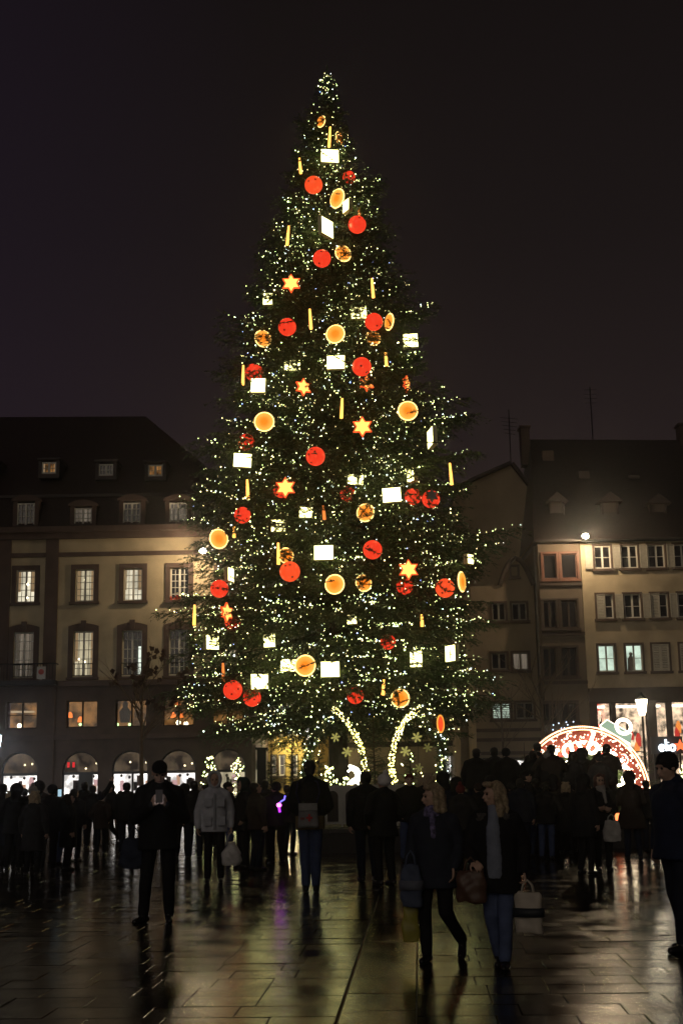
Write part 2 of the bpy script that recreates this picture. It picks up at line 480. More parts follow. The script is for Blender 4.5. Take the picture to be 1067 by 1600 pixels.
def window(root, x0, x1, z0, z1, yf, lit=None, cols=2, rows=4, surround=0.16, smat=None, sash=None, room=0.0, sill=True, proud=0.06, set_in=0.12, key=False, bar=0.05):
    """opening x0..x1, z0..z1 in a wall whose front is y = yf"""
    s = MB(); w = surround
    if w > 0:
        y0, y1 = yf - proud, yf + 0.03
        s.box(x0 - w, x0, y0, y1, z0, z1); s.box(x1, x1 + w, y0, y1, z0, z1)
        if key:
            n = 6; top = [(x0 - w + (x1 - x0 + 2 * w) * k / n, z1 + w * 1.0 + 0.14 * sin(pi * k / n)) for k in range(n + 1)]
            s.prism([(x0 - w, z1), (x1 + w, z1)] + top[::-1], y0, y1)
            cx = (x0 + x1) / 2; s.box(cx - 0.12, cx + 0.12, y0 - 0.05, y1, z1 + 0.06, z1 + w + 0.26)
        else: s.box(x0 - w, x1 + w, y0, y1, z1, z1 + w)
        if sill: s.box(x0 - w - 0.05, x1 + w + 0.05, y0 - 0.08, y1, z0 - 0.12, z0)
        else: s.box(x0 - w, x1 + w, y0, y1, z0 - w, z0)
    else:
        s.box(x0, x1, yf - 0.01, yf + 0.05, z0 - 0.05, z0)
    wo = s.build('window', smat or M_sand, root)
    f = MB(); ys = yf + set_in; yb = ys + 0.06; b = bar
    f.box(x0, x0 + b, ys, yb, z0, z1); f.box(x1 - b, x1, ys, yb, z0, z1); f.box(x0 + b, x1 - b, ys, yb, z1 - b, z1); f.box(x0 + b, x1 - b, ys, yb, z0, z0 + b * 1.4)
    cx = (x0 + x1) / 2
    if cols >= 2: f.box(cx - b * 0.75, cx + b * 0.75, ys - 0.01, yb, z0 + b * 1.4, z1 - b)
    ncol = cols
    for leaf in ((x0 + b, cx - b * .75), (cx + b * .75, x1 - b)) if cols >= 2 else ((x0 + b, x1 - b),):
        per = max(1, ncol // 2)
        for k in range(1, per):
            xx = leaf[0] + (leaf[1] - leaf[0]) * k / per; f.box(xx - 0.012, xx + 0.012, ys + 0.012, yb, z0 + b, z1 - b)
        for k in range(1, rows):
            zz = z0 + (z1 - z0) * k / rows; f.box(leaf[0], leaf[1], ys + 0.013, yb - 0.001, zz - 0.014, zz + 0.014)
    f.build('sash', sash or M_white, wo)
    yp = yb + 0.01
    if lit is None:
        MB().quad((x0, yp, z0), (x1, yp, z0), (x1, yp, z1), (x0, yp, z1)).build('pane', M_darkglass, wo)
    elif room <= 0:
        MB().quad((x0, yp, z0), (x1, yp, z0), (x1, yp, z1), (x0, yp, z1)).build('pane', lit, wo)
        rc = random.Random(int(x0 * 97 + z0 * 31)); wd = (x1 - x0)
        if lit not in (E_green, E_dim) and wd > .6 and rc.random() < .8:
            for sd in (0, 1):
                cw = wd * rc.uniform(.08, .24); a_ = x0 + .03 if sd == 0 else x1 - .03 - cw; zc = z0 + (0 if rc.random() < .6 else (z1 - z0) * .35)
                cu = MB(); nn = 6
                for k in range(nn):
                    xa_, xb_ = a_ + cw * k / nn, a_ + cw * (k + 1) / nn; cu.quad((xa_, yb + .002 + .006 * (k % 2), zc), (xb_, yb + .002 + .006 * ((k + 1) % 2), zc), (xb_, yb + .002 + .006 * ((k + 1) % 2), z1), (xa_, yb + .002 + .006 * (k % 2), z1))
                cu.build('curtain', emis('backlit_curtain', (1, .66, .34), .26), wo)
    else:
        MB().quad((x0, yp, z0), (x1, yp, z0), (x1, yp, z1), (x0, yp, z1)).build('pane', M_clear, wo)
        yr = yp + room; e = 0.2
        MB().quad((x0 - e, yr, z0 - e), (x1 + e, yr, z0 - e), (x1 + e, yr, z1 + e), (x0 - e, yr, z1 + e)).build('lit_room', lit, wo)
    return wo

def shell(mb, x0, x1, y0, y1, z):
    """sides and back of a house"""
    mb.quad((x0, y1, 0), (x0, y0, 0), (x0, y0, z), (x0, y1, z)); mb.quad((x1, y0, 0), (x1, y1, 0), (x1, y1, z), (x1, y0, z)); mb.quad((x1, y1, 0), (x0, y1, 0), (x0, y1, z), (x1, y1, z))
def wx(px, py, Y): return P(px, py, Y).x
def wz(px, py, Y): return P(px, py, Y).z

# ---------------- the large mansion on the left
YL = 60.0
Z = lambda py, px=150: wz(px, py, YL)
X = lambda px, py=1000: wx(px, py, YL)
z_corn = Z(838); z_string = Z(1069); z_band = Z(866)
xl0, xl1 = X(-420), X(392)
man = thing('corner_mansion', (X(150), YL, 0), 'large cream building with mansard roof and arched shops left of the big tree', 'building')
cols = [-122, 38, 131, 207, 280, 356]       # window columns, in photograph pixels
cols = [-200, -125] + [-38] + cols[1:]
cx = [X(c) for c in cols]
hw = 0.44
holes2 = [(c - hw, c + hw, Z(940), Z(889)) for c in cx]
holes1 = [(c - hw - .03, c + hw + .03, Z(1058), Z(986)) for c in cx]
mb = MB(); wall_holes(mb, xl0, xl1, z_string, z_corn, YL, holes2 + holes1)
mb.quad((xl1, YL, z_string), (xl1, YL + 14, z_string), (xl1, YL + 14, z_corn), (xl1, YL, z_corn))
mb.build('wall', M_plaster, man)
zm0, zm1 = Z(1137), Z(1094)
holesm = [(c - 0.72, c + 0.72, zm0, zm1) for c in cx]
za0, za1 = 0.25, Z(1173)
holesa = [(c - 0.84, c + 0.84, za0, za1, 0.84) for c in cx]
mb = MB(); wall_holes(mb, xl0, xl1 + 0.04, 0, z_string, YL - 0.08, holesm + holesa, 0.42)
mb.quad((xl1 + .04, YL - .08, 0), (xl1 + .04, YL + 14, 0), (xl1 + .04, YL + 14, z_string), (xl1 + .04, YL - .08, z_string))
mb.build('stone_ground_floor', M_sandd, man)
# string courses, cornice, pilasters
mb = MB(); mb.box(xl0, xl1 + .2, YL - 0.30, YL - 0.002, z_string - 0.10, z_string + 0.16); mb.build('string_course', M_sand, man)
mb = MB(); mb.box(xl0, xl1 + .15, YL - 0.24, YL - 0.083, Z(1155), Z(1148)); mb.build('string_course', M_sand, man)
mb = MB(); mb.box(xl0, xl1 + .08, YL - 0.10, YL + 0.05, z_band - 0.10, z_band + 0.10); mb.build('string_course', M_sand, man)
mb = MB(); mb.box(xl0, xl1 + .5, YL - 0.55, YL + 0.3, z_corn + 0.16, z_corn + 0.42); mb.box(xl0, xl1 + .3, YL - 0.30, YL + 0.1, z_corn - 0.12, z_corn + 0.158)
mb.build('cornice', M_sand, man)
for p in (4, 79, -160):
    c = X(p); MB().box(c - 0.30, c + 0.30, YL - 0.13, YL + 0.02, z_string + 0.17, z_corn - 0.14).build('pilaster', M_sand, man)
lit2 = [None, E_dim, E_cream, E_bright, E_cream, E_bright, None, E_dim]
lit1 = [None, None, None, E_dim, E_cream, None, None, E_cream]
for i, h in enumerate(holes2):
    window(man, *h, YL, lit=lit2[i], cols=4, rows=5, surround=0.22, bar=0.06)
for i, h in enumerate(holes1):
    w = window(man, *h, YL, lit=lit1[i], cols=4, rows=5, surround=0.24, key=True, bar=0.06)
    r = MB(); zt = h[2] + 0.62
    r.tube([(h[0] - .02, YL - .12, zt), (h[1] + .02, YL - .12, zt)], 0.02, 4); r.tube([(h[0] - .02, YL - .12, h[2] + .08), (h[1] + .02, YL - .12, h[2] + .08)], 0.016, 4)
    for k in range(9):
        xx = h[0] + (h[1] - h[0]) * k / 8; r.tube([(xx, YL - .12, h[2] + .08), (xx, YL - .12, zt)], 0.011, 4)
    r.build('railing', M_iron, w)
# small things in the lit windows of the upper floors
for (px, py, r, mm) in ((44, 943 - 30, .07, E_spot), (43, 934, .06, E_spot), (133, 906, .03, E_spot)):
    p = P(px, py, YL + .16); MB().sphere(p, r, 8, 6).build('lamp', mm, man)
p = P(274, 934, YL + .1); q = MB()
for k in range(9): q.sphere((p.x + random.uniform(-.22, .22), YL + .12, p.z + random.uniform(-.07, .1)), .07, 6, 5)
q.build('red_flowers', emis('red_lit_flowers', (1, .12, .06), .5), man)
p0 = P(219, 1010, YL + .17); p1 = P(219, 1056, YL + .17)
MB().box(p0.x - .06, p0.x + .06, YL + .15, YL + .17, p1.z, p0.z).build('lit_gap', emis('white_gap', (.9, 1, .85), 1.1), man)
# bowls of light under the first floor
for (px, py, r, mm) in ((401 / 3.233 + 0, 1030, .05, E_spot), (430 / 3.233, 1034, .05, E_spot)):
    p = P(px, py, YL + .16); MB().sphere(p, r, 8, 6).build('lamp', mm, man)
# mezzanine rooms with lamps
roomm = [E_dim, E_amber, None, E_amber, E_amber, E_amber, E_amber, E_amber]
for i, h in enumerate(holesm):
    w = window(man, *h, YL - 0.08, lit=roomm[i], cols=2, rows=1 if i != 3 else 2, surround=0.0, sash=M_darkwood, room=1.3, set_in=0.3, bar=0.05)
def lampshade(px, py, mm, r=.16):
    p = P(px, py, YL + 0.75); q = MB(); q.loft([((p.x, p.y, p.z - r), r, r), ((p.x, p.y, p.z + r * .3), r * .85, r * .85), ((p.x, p.y, p.z + r), r * .35, r * .35)], 12)
    q.build('lampshade', mm, man)
for (px, py) in ((110, 1117), (126, 1124), (278, 1097), (271, 1117), (283, 1117)): lampshade(px, py, E_lamp, .13)
for (px, py) in ((31, 1134), (279, 1129), (291, 1131)):
    p = P(px, py, YL + .6); MB().sphere(p, .11, 10, 8).build('lamp', E_spot, man)
for (px, py) in ((126, 1132), (184, 1132), (203, 1132)):
    p = P(px, py, YL + .6); MB().sphere(p, .07, 8, 6).build('lamp', E_greenlamp, man)
q = MB(); p = P(196, 1112, YL + .5); q.loft([((p.x, p.y, p.z - .5), .22, .15), ((p.x, p.y, p.z), .28, .16), ((p.x, p.y, p.z + .2), .12, .1), ((p.x, p.y, p.z + .38), .13, .12), ((p.x, p.y, p.z + .5), .05, .05)], 12)
q.build('hanging_shape', M_darkwood, man)
for k, xx in enumerate((24, 38, 46)):
    p = P(xx, 1112, YL + 1.0); MB().box(p.x - .2, p.x + .2, p.y, p.y + .25, p.z - .04, p.z + .04).build('shelf', emis('glowing_shelf', (1, .75, .45), .5), man)  # shelf made to glow, lamplight put into its colour
# arched shop fronts
M_shopframe = mat('dark_shop_frame', (0.03, 0.032, 0.033), 0.4)
M_poster = mat('poster', (0.35, 0.22, 0.2), 0.7)
for i, (a, b, c, d, ar) in enumerate(holesa):
    if i == 0: continue
    yf = YL + 0.16; sp = Z(1208)
    g = MB(); n = 14; cxx = (a + b) / 2; rx = (b - a) / 2
    g.box(a, b, yf - .03, yf + .05, sp - .06, sp + .06)
    g.tube([(cxx - (rx - .03) * cos(pi * k / n), yf, d - ar + (ar - .03) * sin(pi * k / n)) for k in range(n + 1)], 0.045, 4)
    g.box(a, a + .07, yf - .03, yf + .05, 0.25, d - ar); g.box(b - .07, b, yf - .03, yf + .05, 0.25, d - ar)
    if i in (4, 5): g.box(cxx + (-.1 if i == 4 else .05), cxx + (.55 if i == 4 else .14), yf - .03, yf + .05, 0.25, sp - .06)
    fo = g.build('shop_front', M_shopframe, man)
    lun = MB(); lun.add([(cxx - rx * cos(pi * k / n), yf + .02, d - ar + ar * sin(pi * k / n)) for k in range(n + 1)] + [(b, yf + .021, sp), (a, yf + .021, sp)], [tuple(range(n + 3))])
    lun.build('lunette_pane', M_tintglass, fo)
    MB().quad((a, yf + .02, .25), (b, yf + .02, .25), (b, yf + .02, sp), (a, yf + .02, sp)).build('pane', M_clear, fo)
    MB().quad((a - .6, YL + 2.6, .1), (b + .6, YL + 2.6, .1), (b + .6, YL + 2.6, sp + .05), (a - .6, YL + 2.6, sp + .05)).build('lit_shop', E_shop if i != 7 else E_cream, fo)
    MB().quad((a - .6, YL + 2.62, sp + .05), (b + .6, YL + 2.62, sp + .05), (b + .6, YL + 2.62, d + .2), (a - .6, YL + 2.62, d + .2)).build('back_wall', emis('dim_lunette_room', (1, .74, .46), .085, ((2.5, 2.5, 2.5), .2, 2.2)), fo)  # wall glows itself, dim room light put into its material
    r = random.Random(i)
    for k in range(6):
        x = r.uniform(a + .1, b - .3); z = r.uniform(1.0, sp - .5); wv = r.uniform(.10, .32)
        MB().box(x, x + wv, YL + 1.6, YL + 1.63, z, z + r.uniform(.25, .5)).build('poster', [M_poster, M_greywood, emis('lit_orange_poster', (1, .55, .35), .6), M_iron, emis('lit_pink_poster', (1, .6, .6), .7), M_poster][k], fo)
    for k in range(3):
        x = a + .25 + .5 * k + r.uniform(-.1, .1); MB().sphere((x, YL + 1.0, sp - .12 - r.random() * .1), .07, 8, 6).build('spotlight', M_iron, fo)
    for k in range(2):
        x = r.uniform(a + .3, b - .3); MB().sphere((x, YL + 1.4, sp + r.uniform(.2, .5)), .05, 8, 6).build('lamp', E_spot, fo)  # added glow balls, stand in for tree lights mirrored in the lunette
p = P(111, 1195, YL + .3)
for s in (-1, 1):
    MB().box(p.x + s * .12 - .05, p.x + s * .12 + .05, YL + .35, YL + .4, p.z - .12, p.z + .12).build('red_sign', E_red, man)
# mansard: lower steep slope, upper roof, hip at the right end
zb0 = z_corn + 0.42; zb1 = Z(770); yb = YL + 0.9
zr = wz(150, 652, YL + 7); xr = wx(228, 655, YL + 7)
m1 = MB(); m1.quad((xl0, YL - .2, zb0), (xl1 + .2, YL - .2, zb0), (xl1 - .9, yb, zb1), (xl0, yb, zb1))
m1.quad((xl1 + .2, YL - .2, zb0), (xl1 + .2, YL + 14, zb0), (xl1 - .9, YL + 13, zb1), (xl1 - .9, yb, zb1))
m1.quad((xl0, yb - .12, zb1), (xl1 - .75, yb - .12, zb1), (xl1 - .75, yb - .12, zb1 + .14), (xl0, yb - .12, zb1 + .14))
m1.quad((xl0, yb - .12, zb1 + .14), (xl1 - .75, yb - .12, zb1 + .14), (xr, YL + 7, zr), (xl0, YL + 7, zr + .25))
m1.add([(xl1 - .75, yb - .12, zb1 + .14), (xl1 - .75, YL + 13.2, zb1 + .14), (xr, YL + 7, zr)], [(0, 1, 2)])
m1.quad((xl0, YL + 13.5, zb1), (xl0, YL + 7, zr + .25), (xr, YL + 7, zr), (xl1 - .75, YL + 13.5, zb1))
m1.build('roof', M_roof, man)
roof_lit = {27 + 15: None, 131: E_dim, 207: None, 279: E_cream}
for k, (px, l, pt) in enumerate(((42, None, 785), (131, E_dim, 794), (207, None, 787), (279, E_dim, 788), (-38, None, 786))):
    c = X(px, 800); z0, z1 = Z(826), Z(pt); yd = YL - .12
    q = MB(); q.box(c - .62, c - .42, yd, yb + .1, z0 - .2, z1 + .15); q.box(c + .42, c + .62, yd, yb + .1, z0 - .2, z1 + .15)
    n = 6; q.prism([(c - .7, z1 + .1)] + [(c - .7 + 1.4 * t / n, z1 + .18 + .22 * sin(pi * t / n)) for t in range(n + 1)] + [(c + .7, z1 + .1)], yd - .1, yb + .4)
    q.box(c - .66, c + .66, yd - .05, yb, z0 - .2, z0); do = q.build('dormer', M_sand, man)
    window(do, c - .42, c + .42, z0, z1, yd, lit=l, cols=4, rows=4, surround=0.0, set_in=.05, bar=.06)
for (px, py, l) in ((77, 731, E_amber), (166, 734, None), (243, 735, E_amber), (-20, 732, None)):
    yd = YL + 1.4; p = P(px, py, yd); hw2, hh = .36, .30
    q = MB(); q.box(p.x - .52, p.x - hw2, yd, yd + 3, p.z - hh - .2, p.z + hh + .1); q.box(p.x + hw2, p.x + .52, yd, yd + 3, p.z - hh - .2, p.z + hh + .1)
    q.box(p.x - .58, p.x + .58, yd - .1, yd + 3, p.z + hh + .1, p.z + hh + .2); q.box(p.x - hw2, p.x + hw2, yd, yd + 2, p.z - hh - .2, p.z - hh)
    do = q.build('dormer', M_roof, man)
    window(do, p.x - hw2, p.x + hw2, p.z - hh, p.z + hh, yd, lit=l, cols=4, rows=2, surround=0.0, set_in=.05, bar=.07)
# balcony with signs at the left edge
q = MB(); zt = Z(1038); zb = z_string + .16; x0b, x1b = xl0, X(95)
q.box(x0b, x1b, YL - .9, YL - .31, zb - .2, zb); q.tube([(x0b, YL - .85, zt), (x1b, YL - .85, zt), (x1b, YL - .3, zt)], .03, 4)
for k in range(60):
    xx = x1b - .14 * k
    q.tube([(xx, YL - .85, zb), (xx, YL - .85, zt)], .012, 4)
bal = q.build('balcony', M_iron, man)
for px in (2, 72):
    c = X(px, 1055); MB().box(c - .2, c + .2, YL - .92, YL - .89, zb + .05, zb + .62).build('sign_board', mat('white_sign', (.4, .38, .36), .6), bal)
    MB().sphere((c, YL - .925, zb + .38), .13, 12, 8, (1, .08, 1)).build('red_disc', mat('red_paint', (.35, .04, .03), .5), bal)
# downpipe
c = X(86, 1150); MB().tube([(c, YL - .2, 0), (c, YL - .2, z_string - .1)], .05, 6).build('downpipe', M_sandd, man)

# ---------------- cream rounded house behind the tree
YC = 72.0
ch = thing('yellow_house', (wx(465, 1200, YC), YC, 0), 'yellow lit house with grey upper floor seen under the tree', 'building')
x0, x1 = wx(396, 1150, YC), wx(522, 1150, YC); zt = wz(465, 1150, YC); ztop = wz(465, 860, YC)
q = MB(); n = 12
def rounded(z0, z1, ex=0.0):
    pts = [(x0 - ex + (x1 - x0 + 2 * ex) * k / n, YC - ex + 2.2 * (abs(2 * k / n - 1)) ** 2.4) for k in range(n + 1)]
    mbb = MB()
    for k in range(n):
        (xa, ya), (xb, yb2) = pts[k], pts[k + 1]
        mbb.quad((xa, ya, z0), (xb, yb2, z0), (xb, yb2, z1), (xa, ya, z1))
    mbb.add([(a, b, z1) for a, b in pts] + [(x1, YC + 8, z1), (x0, YC + 8, z1)], [tuple(range(n + 3))])
    mbb.add([(a, b, z0) for a, b in pts] + [(x1, YC + 8, z0), (x0, YC + 8, z0)], [tuple(range(n + 2, -1, -1))])
    return mbb
rounded(0, zt).build('ground_floor_wall', M_ochre, ch)
rounded(zt, zt + .25, .12).build('ledge', M_pale, ch)
rounded(zt + .25, ztop).build('upper_wall', mat('bluish_plaster', (.35, .37, .46), .9, var=.1), ch)
r = MB(); r.add([(x0 - .3, YC - .3, ztop), (x1 + .3, YC - .3, ztop), (x1 + .3, YC + 8, ztop), (x0 - .3, YC + 8, ztop), ((x0 + x1) / 2, YC + 4, ztop + 2.5)], [(0, 1, 4), (1, 2, 4), (2, 3, 4), (3, 0, 4)])
r.build('roof', M_roof2, ch)
for px in (428, 441, 460): 
    c = wx(px, 1188, YC); window(ch, c - .16, c + .16, wz(px, 1212, YC), wz(px, 1180, YC), YC - .12, lit=E_dim, cols=1, rows=2, surround=.04, smat=M_darkwood, set_in=.02)
for px in (448, 476): 
    c = wx(px, 1110, YC); window(ch, c - .3, c + .3, wz(px, 1122, YC), wz(px, 1098, YC), YC - .10, lit=emis('bluish_room', (.75, .8, 1), .28), cols=2, rows=2, surround=.06, smat=M_darkwood, set_in=.02)
# string of warm letters / bulbs along the ledge
q = MB()
for k in range(34):
    px = 428 + 52 * k / 33; py = 1119 + 9 * (k / 33) - 5 * sin(pi * min(1, k / 12)) + random.uniform(-1.5, 1.5); q.sphere(P(px, py, YC - .25), .06, 6, 5)
q.build('light_garland', emis('warm_garland_bulbs', (1, .6, .28), 4), ch)
q = MB(); p = P(449, 1143, YC - .3)
for k in range(7): q.tube([(p.x + (k - 3) * .07, p.y, p.z - .25 + .08 * abs(k - 3)), (p.x + (k - 3) * .16, p.y, p.z + .3 - .09 * abs(k - 3))], .028, 4)
q.build('white_light_fan', emis('cold_white_bulbs', (.8, .9, 1), 3), ch)
q = MB(); p = P(481, 1146, YC - .3); q.add([(p.x - .18, p.y, p.z + .2), (p.x + .12, p.y, p.z + .42), (p.x + .2, p.y, p.z + .1), (p.x - .02, p.y, p.z - .4)], [(0, 1, 2, 3)])
q.v = [(a, b, c) for a, b, c in q.v]; q.prism([(p.x - .18, p.z + .2), (p.x - .02, p.z - .4), (p.x + .2, p.z + .1), (p.x + .12, p.z + .42)], p.y + .01, p.y + .1)
q.build('lantern', emis('white_lantern', (1, .95, .85), 4), ch)
l = bpy.data.lights.new('wall_lamp', 'POINT'); l.energy = 330; l.color = (1, .82, .42); l.shadow_soft_size = .2
lo = bpy.data.objects.new('light', l); COL.objects.link(lo); lo.parent = ch; lo.location = Vector((p.x - .9, p.y - 1.2, p.z - .5)) - ch.location

# ---------------- timbered house behind the arches
th = thing('timbered_house', (wx(640, 1200, YC), YC, 0), 'white plastered house with dark timber beams behind the lit arches', 'building')
x0, x1 = wx(522, 1150, YC) + .05, wx(745, 1150, YC); ztop = wz(640, 860, YC)
zs1, zs0 = wz(700, 1235, YC), wz(700, 1180, YC)
hs = [(wx(692, 1200, YC), wx(733, 1200, YC), .4, zs0), (wx(618, 1090, YC), wx(646, 1090, YC), wz(630, 1113, YC), wz(630, 1092, YC)), (wx(562, 1090, YC), wx(575, 1090, YC), wz(565, 1120, YC), wz(565, 1085, YC))]
mb = MB(); wall_holes(mb, x0, x1, 0, ztop, YC, hs); shell(mb, x0, x1, YC, YC + 9, ztop); mb.build('wall', M_pale, th)
for py in (1071, 1139, 1162): 
    z = wz(640, py, YC); MB().box(x0, x1, YC - .07, YC + .01, z - .16, z + .12).build('beam', M_darkwood, th)
for px in (524, 548, 584, 600, 660, 684, 716, 742):
    c = wx(px, 1110, YC); MB().box(c - .12, c + .12, YC - .06, YC + .01, wz(640, 1139, YC) + .13, ztop).build('post', M_darkwood, th)
for px in (612, 655, 696):
    c = wx(px, 1142, YC); za, zb = wz(px, 1158, YC), wz(px, 1126, YC)
    MB().prism([(c - .22, zb), (c + .22, zb), (c, za)], YC - .09, YC - .061).build('pennant', M_pale, th)
window(th, *hs[1], YC, lit=E_bright, cols=2, rows=1, surround=.08, smat=M_darkwood, set_in=.05)
window(th, *hs[2], YC, lit=None, cols=2, rows=2, surround=.08, smat=M_darkwood, set_in=.05)
window(th, *hs[0], YC, lit=E_shop, cols=1, rows=1, surround=.1, smat=M_darkwood, room=1.5, sash=M_white, set_in=.1)
a, b = hs[0][0], hs[0][1]
for k in range(12): MB().sphere((random.uniform(a + .1, b), YC + 1.0, random.uniform(1.0, 1.9)), random.uniform(.08, .16), 8, 6, (1, 1, .8)).build('shop_goods', [M_brownwood, M_greywood, M_poster][k % 3], th)
r = MB(); r.add([(x0 - .3, YC - .4, ztop), (x1, YC - .4, ztop), (x1, YC + 9, ztop), (x0 - .3, YC + 9, ztop), (x0 - .3, YC + 4.3, ztop + 3), (x1, YC + 4.3, ztop + 3)], [(0, 1, 5, 4), (2, 3, 4, 5), (1, 2, 5), (3, 0, 4)])
r.build('roof', M_roof2, th)

# ---------------- gabled houses right of the tree
YG = 63.0
gh = thing('curved_gable_house', (wx(790, 1200, YG), YG, 0), 'narrow beige house with small curved gable right of the tree', 'building')
ZG = lambda py, px=795: wz(px, py, YG)
x0, x1 = wx(742, 1100, YG), wx(842, 1100, YG); zsh = ZG(915)
hs = []
for (pa, pb, pt, pu) in ((769, 790, 970, 942), (800, 823, 970, 942), (768, 792, 1046, 1020), (801, 826, 1048, 1020), (769, 798, 1124, 1098), (806, 834, 1124, 1098)):
    hs.append((wx(pa, pt, YG), wx(pb, pt, YG), ZG(pt), ZG(pu)))
shop = (wx(757, 1200, YG), wx(822, 1200, YG), .5, ZG(1187))
mb = MB(); wall_holes(mb, x0, x1, 0, zsh, YG, hs + [shop]); shell(mb, x0, x1, YG, YG + 10, zsh)
xm = wx(806, 900, YG); zt = ZG(872); n = 10; hwg = x1 - xm
out = []
for k in range(n + 1):
    t = k / n; out.append((xm + hwg * (1 - t) ** 0.55 if t < 1 else xm, zsh + (zt - zsh) * t))
prof = [(xm - (a - xm), c) for a, c in out]
mb.prism([(prof[0][0], zsh + .001)] + [(out[0][0], zsh + .001)] + [(a, c) for a, c in out[1:]] + [(a, c) for a, c in prof[::-1][1:]][:-1], YG + .0, YG + 6)
mb.build('wall', M_beige, gh)
q = MB(); q.tube([(a, YG - .05, c) for a, c in prof] + [(a, YG - .05, c) for a, c in out[::-1][1:]], .13, 5); q.build('gable_coping', M_darkwood, gh)
for i, h in enumerate(hs):
    window(gh, *h, YG, lit=[None, None, None, E_dim, E_green, None][i], cols=2, rows=1, surround=.09, smat=M_sandd, sash=M_greywood, set_in=.06, bar=.06)
    if i == 4:
        bl = MB()
        for k in range(9): z = h[2] + (h[3] - h[2]) * (k + .5) / 9; bl.box(h[0] + .05, h[1] - .05, YG + .06, YG + .1, z - .022, z + .022)
        bl.build('blind', M_greywood, gh)
p = P(803, 893, YG); window(gh, p.x - .2, p.x + .2, p.z - .28, p.z + .28, YG - .07, lit=None, cols=1, rows=1, surround=.05, smat=M_sandd, sash=M_darkwood, set_in=.02)
for py in (1140, 1155, 1176): z = ZG(py); MB().box(x0, x1, YG - .12, YG + .01, z - .1, z + .06).build('ledge', M_sandd, gh)
window(gh, *shop, YG, lit=E_shop, cols=1, rows=1, surround=.1, smat=M_darkwood, room=1.6, set_in=.12)
c = wx(841, 1000, YG); MB().tube([(c, YG - .1, 0), (c, YG - .1, ZG(832, 838))], .06, 6).build('downpipe', M_greywood, gh)

YB = 67.0
bg = thing('tall_gable_house', (wx(780, 1000, YB), YB, 0), 'dark tall house with broad gable wall rising behind the curved gable', 'building')
pts = [(715, 1100), (715, 765), (740, 752), (797, 727), (826, 764), (836, 860), (838, 1100)]
w = [(P(a, b, YB).x, P(a, b, YB).z if b < 1090 else 0.0) for a, b in pts]
MB().prism(w, YB, YB + 12).build('wall', M_beige, bg)
r = MB(); rp = [Vector((w[i][0], 0, w[i][1])) for i in (1, 2, 3, 4, 5)]
for i in range(4):
    a, b = rp[i], rp[i + 1]; nrm = Vector((-(b.z - a.z), 0, b.x - a.x)).normalized() * .18
    r.add([(a.x, YB - .35, a.z + .02), (b.x, YB - .35, b.z + .02), (b.x + nrm.x, YB - .35, b.z + nrm.z), (a.x + nrm.x, YB - .35, a.z + nrm.z),
           (a.x, YB + 12.2, a.z + .02), (b.x, YB + 12.2, b.z + .02), (b.x + nrm.x, YB + 12.2, b.z + nrm.z), (a.x + nrm.x, YB + 12.2, a.z + nrm.z)],
          [(0, 1, 2, 3), (7, 6, 5, 4), (3, 2, 6, 7), (0, 4, 5, 1), (0, 3, 7, 4), (1, 5, 6, 2)])
r.build('roof', M_roof2, bg)
p = P(798, 725, YB + 3); q = MB(); q.tube([(p.x, p.y, p.z - .8), (p.x, p.y, P(798, 640, YB + 3).z)], .03, 4)
for k in range(5): q.tube([(p.x - .5 + .05 * k, p.y, P(798, 652 + 6 * k, YB + 3).z), (p.x + .5 - .05 * k, p.y, P(798, 655 + 6 * k, YB + 3).z)], .015, 4)
q.build('antenna', M_iron, bg)

# ---------------- bay house and pale house
YW = 62.0
ZW = lambda py, px=960: wz(px, py, YW)
XW = lambda px, py=950: wx(px, py, YW)
bay = thing('timber_bay_house', (XW(876), YW, 0), 'dark narrow house with wide red brown timber windows beside the pale facade', 'building')
x0, x1 = XW(844), XW(911); ze = ZW(850, 880)
hs = []
for (pt, pu) in ((905, 865), (982, 938), (1058, 1012), (1128, 1098)):
    for (pa, pb) in ((849, 870), (877, 902)): hs.append((wx(pa, pt, YW), wx(pb, pt, YW), ZW(pt, 876), ZW(pu, 876)))
mb = MB(); wall_holes(mb, x0, x1, 0, ze, YW, hs); shell(mb, x0, x1, YW, YW + 9, ze); mb.build('wall', mat('grey_brown_plaster', (.15, .115, .085), .9, var=.2, scale=.7), bay)
for i, h in enumerate(hs): window(bay, *h, YW, lit=None, cols=2 if i > 1 else 1, rows=1, surround=.10, smat=M_brownwood if i < 2 else M_darkwood, sash=M_brownwood if i < 2 else M_darkwood, set_in=.06, bar=.06)
for py in (912, 990, 1066): z = ZW(py, 876); MB().box(x0, x1, YW - .1, YW + .01, z - .1, z + .06).build('beam', M_darkwood, bay)
q = MB(); p = P(876, 1130, YW - .2)
for k in range(14): q.sphere((p.x + random.uniform(-.9, .6), p.y, p.z + random.uniform(-.45, .2)), .035, 5, 4)
q.build('small_blue_lights', emis('blue_white_bulbs', (.6, .75, 1), 2.5), bay)

